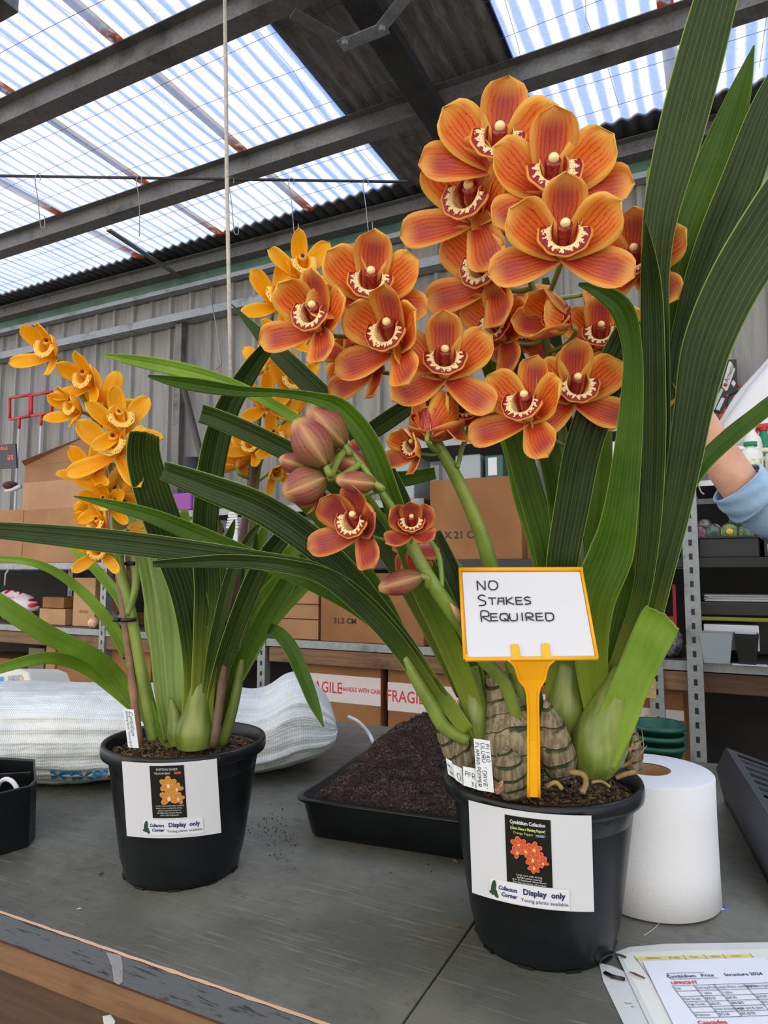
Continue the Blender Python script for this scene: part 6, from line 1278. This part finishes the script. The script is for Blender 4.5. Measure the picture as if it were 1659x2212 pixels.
def build_card(PO, C, pix, photo, lab, phu, flowers, lines):
    mp, W_, H_, nd = pot_card(PO, C, pix, '')
    cd_ = G().grid(lambda u, v: mp(u, v, 0), 16, 6).build('display_card', CARD, PO, False, 0, .0004)
    # photo label
    (u0, v0, u1, v1) = photo; q = G().grid(lambda u, v: mp(u0 + (u1 - u0) * u, v0 + (v1 - v0) * v, .0009), 8, 4).build('photo_label', LABELK, cd_, False)
    (a0, b0, a1, b1) = lab; G().grid(lambda u, v: mp(a0 + (a1 - a0) * u, b0 + (b1 - b0) * v, .0013), 8, 2).build('sticker', STICK, cd_, False, 0, .0003)
    m2 = lambda u, v, l: mp(u / W_, v / H_, l)
    def T2(name, m, items, lift):
        g = G()
        for it in items:
            txt, u, v, sz = it[:4]; kw = it[4] if len(it) > 4 else {}
            put_text(g, m2, txt, u * W_, v * H_, sz, kw.pop('al', 'CENTER'), lift=lift, **kw)
        g.build(name, m, cd_, False)
    uc = (a0 + a1) / 2; aw = a1 - a0; bh = b1 - b0; K = aw * W_
    T2('sticker_print', NAVY, [('Display  only', a0 + aw * .69, b0 + bh * .66, K * .105, dict(bold=.00028, sx=.95)), ('Young plants available', a0 + aw * .695, b0 + bh * .27, K * .066), ('Collectors', a0 + aw * .235, b0 + bh * .64, K * .078, dict(shear=.2, bold=.0002, sx=.72)), ('Corner', a0 + aw * .25, b0 + bh * .34, K * .075, dict(shear=.2, bold=.0002, sx=.9))], .0021)
    g = G()
    for (dx_, dy_, an, r1, r2) in ((.05, .56, 80, .3, .12), (.045, .36, 200, .16, .1), (.075, .28, 300, .16, .1)):
        cu, cv = (a0 + aw * dx_) * W_, (b0 + bh * dy_) * H_; L_ = bh * H_ * r1 * 1.3; w2 = bh * H_ * r2; c_, s_ = cos(R(an)), sin(R(an)); vs = []
        for k in range(12): t = 2 * pi * k / 12; x_, y_ = L_ * cos(t), w2 * sin(t); vs.append(m2(cu + x_ * c_ - y_ * s_, cv + x_ * s_ + y_ * c_, .0021))
        g.add(vs, [tuple(range(12))])
    g.build('leaf_emblem', mat('emblem_green', s(36, 66, 44), .5), cd_, False)
    pu = lambda f: u0 + (u1 - u0) * f; pv = lambda f: v0 + (v1 - v0) * f; PW = (u1 - u0) * W_; PHH = (v1 - v0) * H_
    for (nm, m_, items) in lines: T2(nm, m_, [(t, pu(a), pv(b), PW * sz, dict(kw)) for t, a, b, sz, kw in items], .0014)
    # printed flowers
    g1, g2, g3 = G(), G(), G(); pm, pe, pc = flowers[0]
    k = 0
    for (fx, fy, fr, fa) in flowers[1]:
        for j, an in enumerate((90, 150, 30, 215, -35)):
            for (gg, sc_, lf) in ((g2, 1.0, .00145 + .00006 * k), (g1, .86, .0015 + .00006 * k)):
                c_, s_ = cos(R(an + fa)), sin(R(an + fa)); L_ = fr * PW * .5; w2 = fr * PW * .33; cu, cv = pu(fx) * W_ + c_ * L_, pv(fy) * H_ + s_ * L_
                vs = [m2(cu + (L_ * sc_ * cos(t)) * c_ - (w2 * sc_ * sin(t)) * s_, cv + (L_ * sc_ * cos(t)) * s_ + (w2 * sc_ * sin(t)) * c_, lf) for t in [2 * pi * q / 14 for q in range(14)]]; gg.add(vs, [tuple(range(14))])
            k += 1
        cu, cv = pu(fx) * W_, pv(fy) * H_ - fr * PW * .12; g3.add([m2(cu + fr * PW * .17 * cos(t), cv + fr * PW * .24 * sin(t), .0016 + .00006 * k) for t in [2 * pi * q / 12 for q in range(12)]], [tuple(range(12))]); k += 1
    g2.build('printed_petal_edges', pe, cd_, False); g1.build('printed_petals', pm, cd_, False); g3.build('printed_lips', pc, cd_, False)
    return cd_
cr1 = build_card(RO, CR_, [(1010, 1733), (1277, 1767), (1283, 1976), (1018, 1934)], (.315, .17, .685, .94), (.165, .015, .815, .235), None,
  ((mat('print_orange', s(196, 80, 48), .45), mat('print_orange_edge', s(224, 130, 84), .45), mat('print_cream', s(230, 190, 110), .45)), [(.30, .62, .20, 10), (.26, .52, .16, 40), (.63, .59, .19, -10), (.45, .56, .16, 60), (.75, .48, .16, -20), (.6, .46, .19, 0), (.82, .43, .13, 30), (.62, .36, .15, 170)]),
  [('heading', PWHT, [('Cymbidium Collection', .5, .92, .118, dict(bold=.0002, sx=.72)), ('Large cym with strong', .5, .21, .062, {}), ('upright spikes bearing', .5, .175, .062, {}), ('up to 20 wellshaped 100mm flowers', .5, .14, .06, dict(sx=.85)), ('from July, long lasting, will produce', .5, .105, .06, dict(sx=.85)), ('multiple spikes per bulb.', .5, .07, .062, {})]),
   ('sub_heading', PGRN, [('(Uluru Dave x Flaming Pepper)', .5, .84, .085, dict(bold=.0002, sx=.72)), ('Orange Pepper', .4, .78, .085, dict(sx=.85))]), ('code_print', PBLU, [('NDM31', .78, .772, .075, dict(bold=.0001, sx=.85))])])
build_card(LO, CL, [(261, 1648), (467, 1642), (477, 1803), (272, 1810)], (.30, .27, .66, .965), (.19, .045, .82, .25), None,
  ((mat('print_yellow', s(190, 128, 50), .45), mat('print_yellow_edge', s(214, 150, 70), .45), mat('print_pale', s(226, 196, 170), .45)), [(.52, .64, .28, 0), (.76, .56, .20, 40), (.52, .40, .29, 5), (.78, .38, .20, -20)]),
  [('heading', PWHT, [('SHIFTING SANDS', .5, .93, .10, dict(sx=.82)), ("'YELLOW BIRD'", .36, .855, .09, dict(sx=.8)), ('A HIGHLY SOUGHT AFTER UPRIGHT CYMBIDIUM', .52, .235, .055, dict(sx=.68)), ('EXPECT 10 TO 15 15CM BLOOMS ON TALL', .5, .19, .055, dict(sx=.72)), ('UPRIGHT SPIKES FROM AUGUST TO', .5, .145, .055, dict(sx=.75)), ('SEPTEMBER, FAMILY MULTIPLE SPIKES PER', .5, .10, .055, dict(sx=.7)), ('PLANT. GREAT EVER BLOOM', .5, .055, .055, dict(sx=.75))]),
   ('code_print', PRED, [('M628', .81, .86, .095, dict(bold=.0002, sx=.85))])])
# yellow sign
dS = .745
tl, tr, br, bl = P(993, 1231, .772), P(1255, 1230, .772), P(1290, 1422, .718), P(1005, 1425, .722)
nS = ((tr - tl).cross(bl - tl)).normalized() * -1
if nS.dot(CAM - tl) < 0: nS = -nS
mS = lambda u, v, l=0: bl.lerp(br, u).lerp(tl.lerp(tr, u), v) + nS * l
SG = thing('plant_sign', P(1153, 1712, .74), 'yellow framed white sign on a stake reading NO STAKES REQUIRED in the right pot', 'sign')
G().add([mS(0, 0, -.001), mS(1, 0, -.001), mS(1, 1, -.001), mS(0, 1, -.001), mS(0, 0, -.0035), mS(1, 0, -.0035), mS(1, 1, -.0035), mS(0, 1, -.0035)], [(0, 1, 2, 3), (7, 6, 5, 4), (0, 4, 5, 1), (1, 5, 6, 2), (2, 6, 7, 3), (3, 7, 4, 0)]).build('card_holder', YPL, SG, False)
G().add([mS(.02, .015, 0), mS(.985, .015, 0), mS(.985, .97, 0), mS(.02, .97, 0)], [(0, 1, 2, 3)]).build('card', CARD, SG, False, 0, .0006)
def rail(a, b, r, rs=None): return G().tube([mS(*a, .001), mS(*b, .001)], r, 10).build('frame_rail', YPL, SG)
rail((0, 0), (1, 0), .0024); rail((1, 0), (1, 1), .0017); rail((0, 1), (-.005, 0), .0017); rail((-.01, 1), (1.01, 1), .0026)
def plate(pts, l0, l1, nm, bev=.0006):
    a = [mS(u, v, l1) for u, v in pts]; b = [mS(u, v, l0) for u, v in pts]; n_ = len(pts)
    return G().add(a + b, [tuple(range(n_)), tuple(range(2 * n_ - 1, n_ - 1, -1))] + [((i + 1) % n_, i, i + n_, (i + 1) % n_ + n_) for i in range(n_)]).build(nm, YPL, SG, False, bev)
plate([(.355, -.01), (.42, -.01), (.41, .15), (.355, .15)], .0008, .0034, 'clip'); plate([(.585, -.01), (.65, -.01), (.645, .155), (.59, .155)], .0008, .0034, 'clip'); plate([(-.005, 0), (.05, 0), (0, .07)], .0006, .002, 'corner')
# neck + stake
def strip(pl, pr, th, nm):
    L_, R_ = [P(*p) for p in pl], [P(*p) for p in pr]; k = FW * th; n_ = len(L_); g = G()
    g.add(L_ + R_ + [p + k for p in L_] + [p + k for p in R_], sum([[(i, n_ + i, n_ + i + 1, i + 1), (2 * n_ + i + 1, 3 * n_ + i + 1, 3 * n_ + i, 2 * n_ + i), (i, i + 1, 2 * n_ + i + 1, 2 * n_ + i), (n_ + i + 1, n_ + i, 3 * n_ + i, 3 * n_ + i + 1)] for i in range(n_ - 1)], []))
    return g.build(nm, YPL, SG, False, .0006)
dd = [.7195, .722, .727, .73, .738, .742]
lp = [(1098, 1426), (1112, 1440), (1122, 1470), (1139, 1500), (1141, 1600), (1141, 1722)]; rp = [(1198, 1426), (1184, 1440), (1176, 1470), (1163, 1500), (1164, 1600), (1165, 1722)]
strip([(a, b, d) for (a, b), d in zip(lp, dd)], [(a, b, d) for (a, b), d in zip(rp, dd)], .003, 'stake')
for q in (lp, rp): c = catmull([tuple(P(a, b, d - .0008)) for (a, b), d in zip(q, dd)], 3); G().tube(c, .0014, 6).build('stake_rib', YPL, SG)
g = G(); Wc, Hc = (br - bl).length, (tl - bl).length; m3 = lambda u, v, l: mS(u / Wc, v / Hc, l)
hh = Hc * .115
pen(g, m3, 'NO', Wc * .135, Hc * .76, hh * .9, Wc * .075, Wc * .015, .0007, lift=.0012)
pen(g, m3, 'S', Wc * .13, Hc * .58, hh * 1.05, Wc * .075, 0, .0007, lift=.0012); pen(g, m3, 'TAKES', Wc * .215, Hc * .592, hh * .72, Wc * .062, Wc * .009, .0007, lift=.0012)
pen(g, m3, 'R', Wc * .14, Hc * .405, hh * 1.0, Wc * .075, 0, .0007, lift=.0012); pen(g, m3, 'EQUIRED', Wc * .215, Hc * .41, hh * .72, Wc * .066, Wc * .012, .0007, lift=.0012)
g.build('handwriting', INKB, SG, False)
# plant tags
def tagp(pts, d, label, writes, w=.00028):
    q = [P(a, b, d) for a, b in pts]; n_ = (q[1] - q[0]).cross(q[3] - q[0]).normalized(); n_ = n_ if n_.dot(CAM - q[0]) > 0 else -n_
    t = G().add(q, [(0, 1, 2, 3)]).build('plant_tag', mat('tag_white', s(222, 226, 230), .4), None, False, .0, .0009); tag(t, label, 'plant tag')
    m_ = lambda u, v, l: q[3].lerp(q[2], u).lerp(q[0].lerp(q[1], u), v) + n_ * (l + .0006)
    Wt, Ht = (q[2] - q[3]).length, (q[0] - q[3]).length; g = G(); mm = lambda u, v, l: m_(u / Wt, v / Ht, l)
    for (txt, u, v, h, wd, gp, rot) in writes: pen(g, mm, txt, u * Wt, v * Ht, h, wd, gp, w, R(rot), lift=.0003)
    if g.v: g.build('handwriting', INKB, t, False)
    return t, mm, Wt, Ht
tagp([(1023, 1595), (1058, 1600), (1067, 1712), (1031, 1706)], dr - .105, 'tall white handwritten plant tag next to the ringed bulb in the right pot', [('P1140', .70, .93, .0042, .0032, .001, -90), ('ULURU', .42, .93, .0042, .0034, .001, -90), ("'DAVE'", .42, .48, .0042, .0036, .001, -90), ('FLAMING', .08, .93, .0036, .003, .0008, -90), ('PEPPER', .08, .46, .0036, .003, .0008, -90)])
tagp([(1000, 1655), (1030, 1661), (1040, 1708), (1001, 1696)], dr - .102, 'short white plant tag with PRR 31 in marker at the left rim', [('PFR', .12, .55, .0052, .0038, .0008, -6), ('31', .45, .10, .0046, .003, .0012, -6)])
tagp([(963, 1637), (976, 1645), (985, 1683), (968, 1672)], dr - .088, 'leftmost narrow white plant tag in the right pot', [('047', .1, .6, .0026, .0016, .0006, -20), ('-20', .1, .25, .0026, .0016, .0006, -20)])
tagp([(977, 1650), (998, 1660), (1000, 1695), (984, 1684)], dr - .096, 'small white plant tag with a drawn oval, second from the left in the right pot', [('O', .35, .15, .0075, .0042, .001, 0)])
t, mm, Wt, Ht = tagp([(266, 1531), (289, 1533), (300, 1616), (277, 1614)], dl - .085, 'white printed name tag standing in the left pot beside the bamboo stake', [])
g = G(); put_text(g, mm, 'Cymbidium', Wt * .66, Ht * .62, .0075, rot=R(-90), lift=.0004); put_text(g, mm, "Shifting Sands 'Yellow Bird'", Wt * .3, Ht * .47, .0046, rot=R(-90), lift=.0004); put_text(g, mm, 'M628', Wt * .4, Ht * .93, .003, lift=.0004); g.build('print', GREYI, t, False)
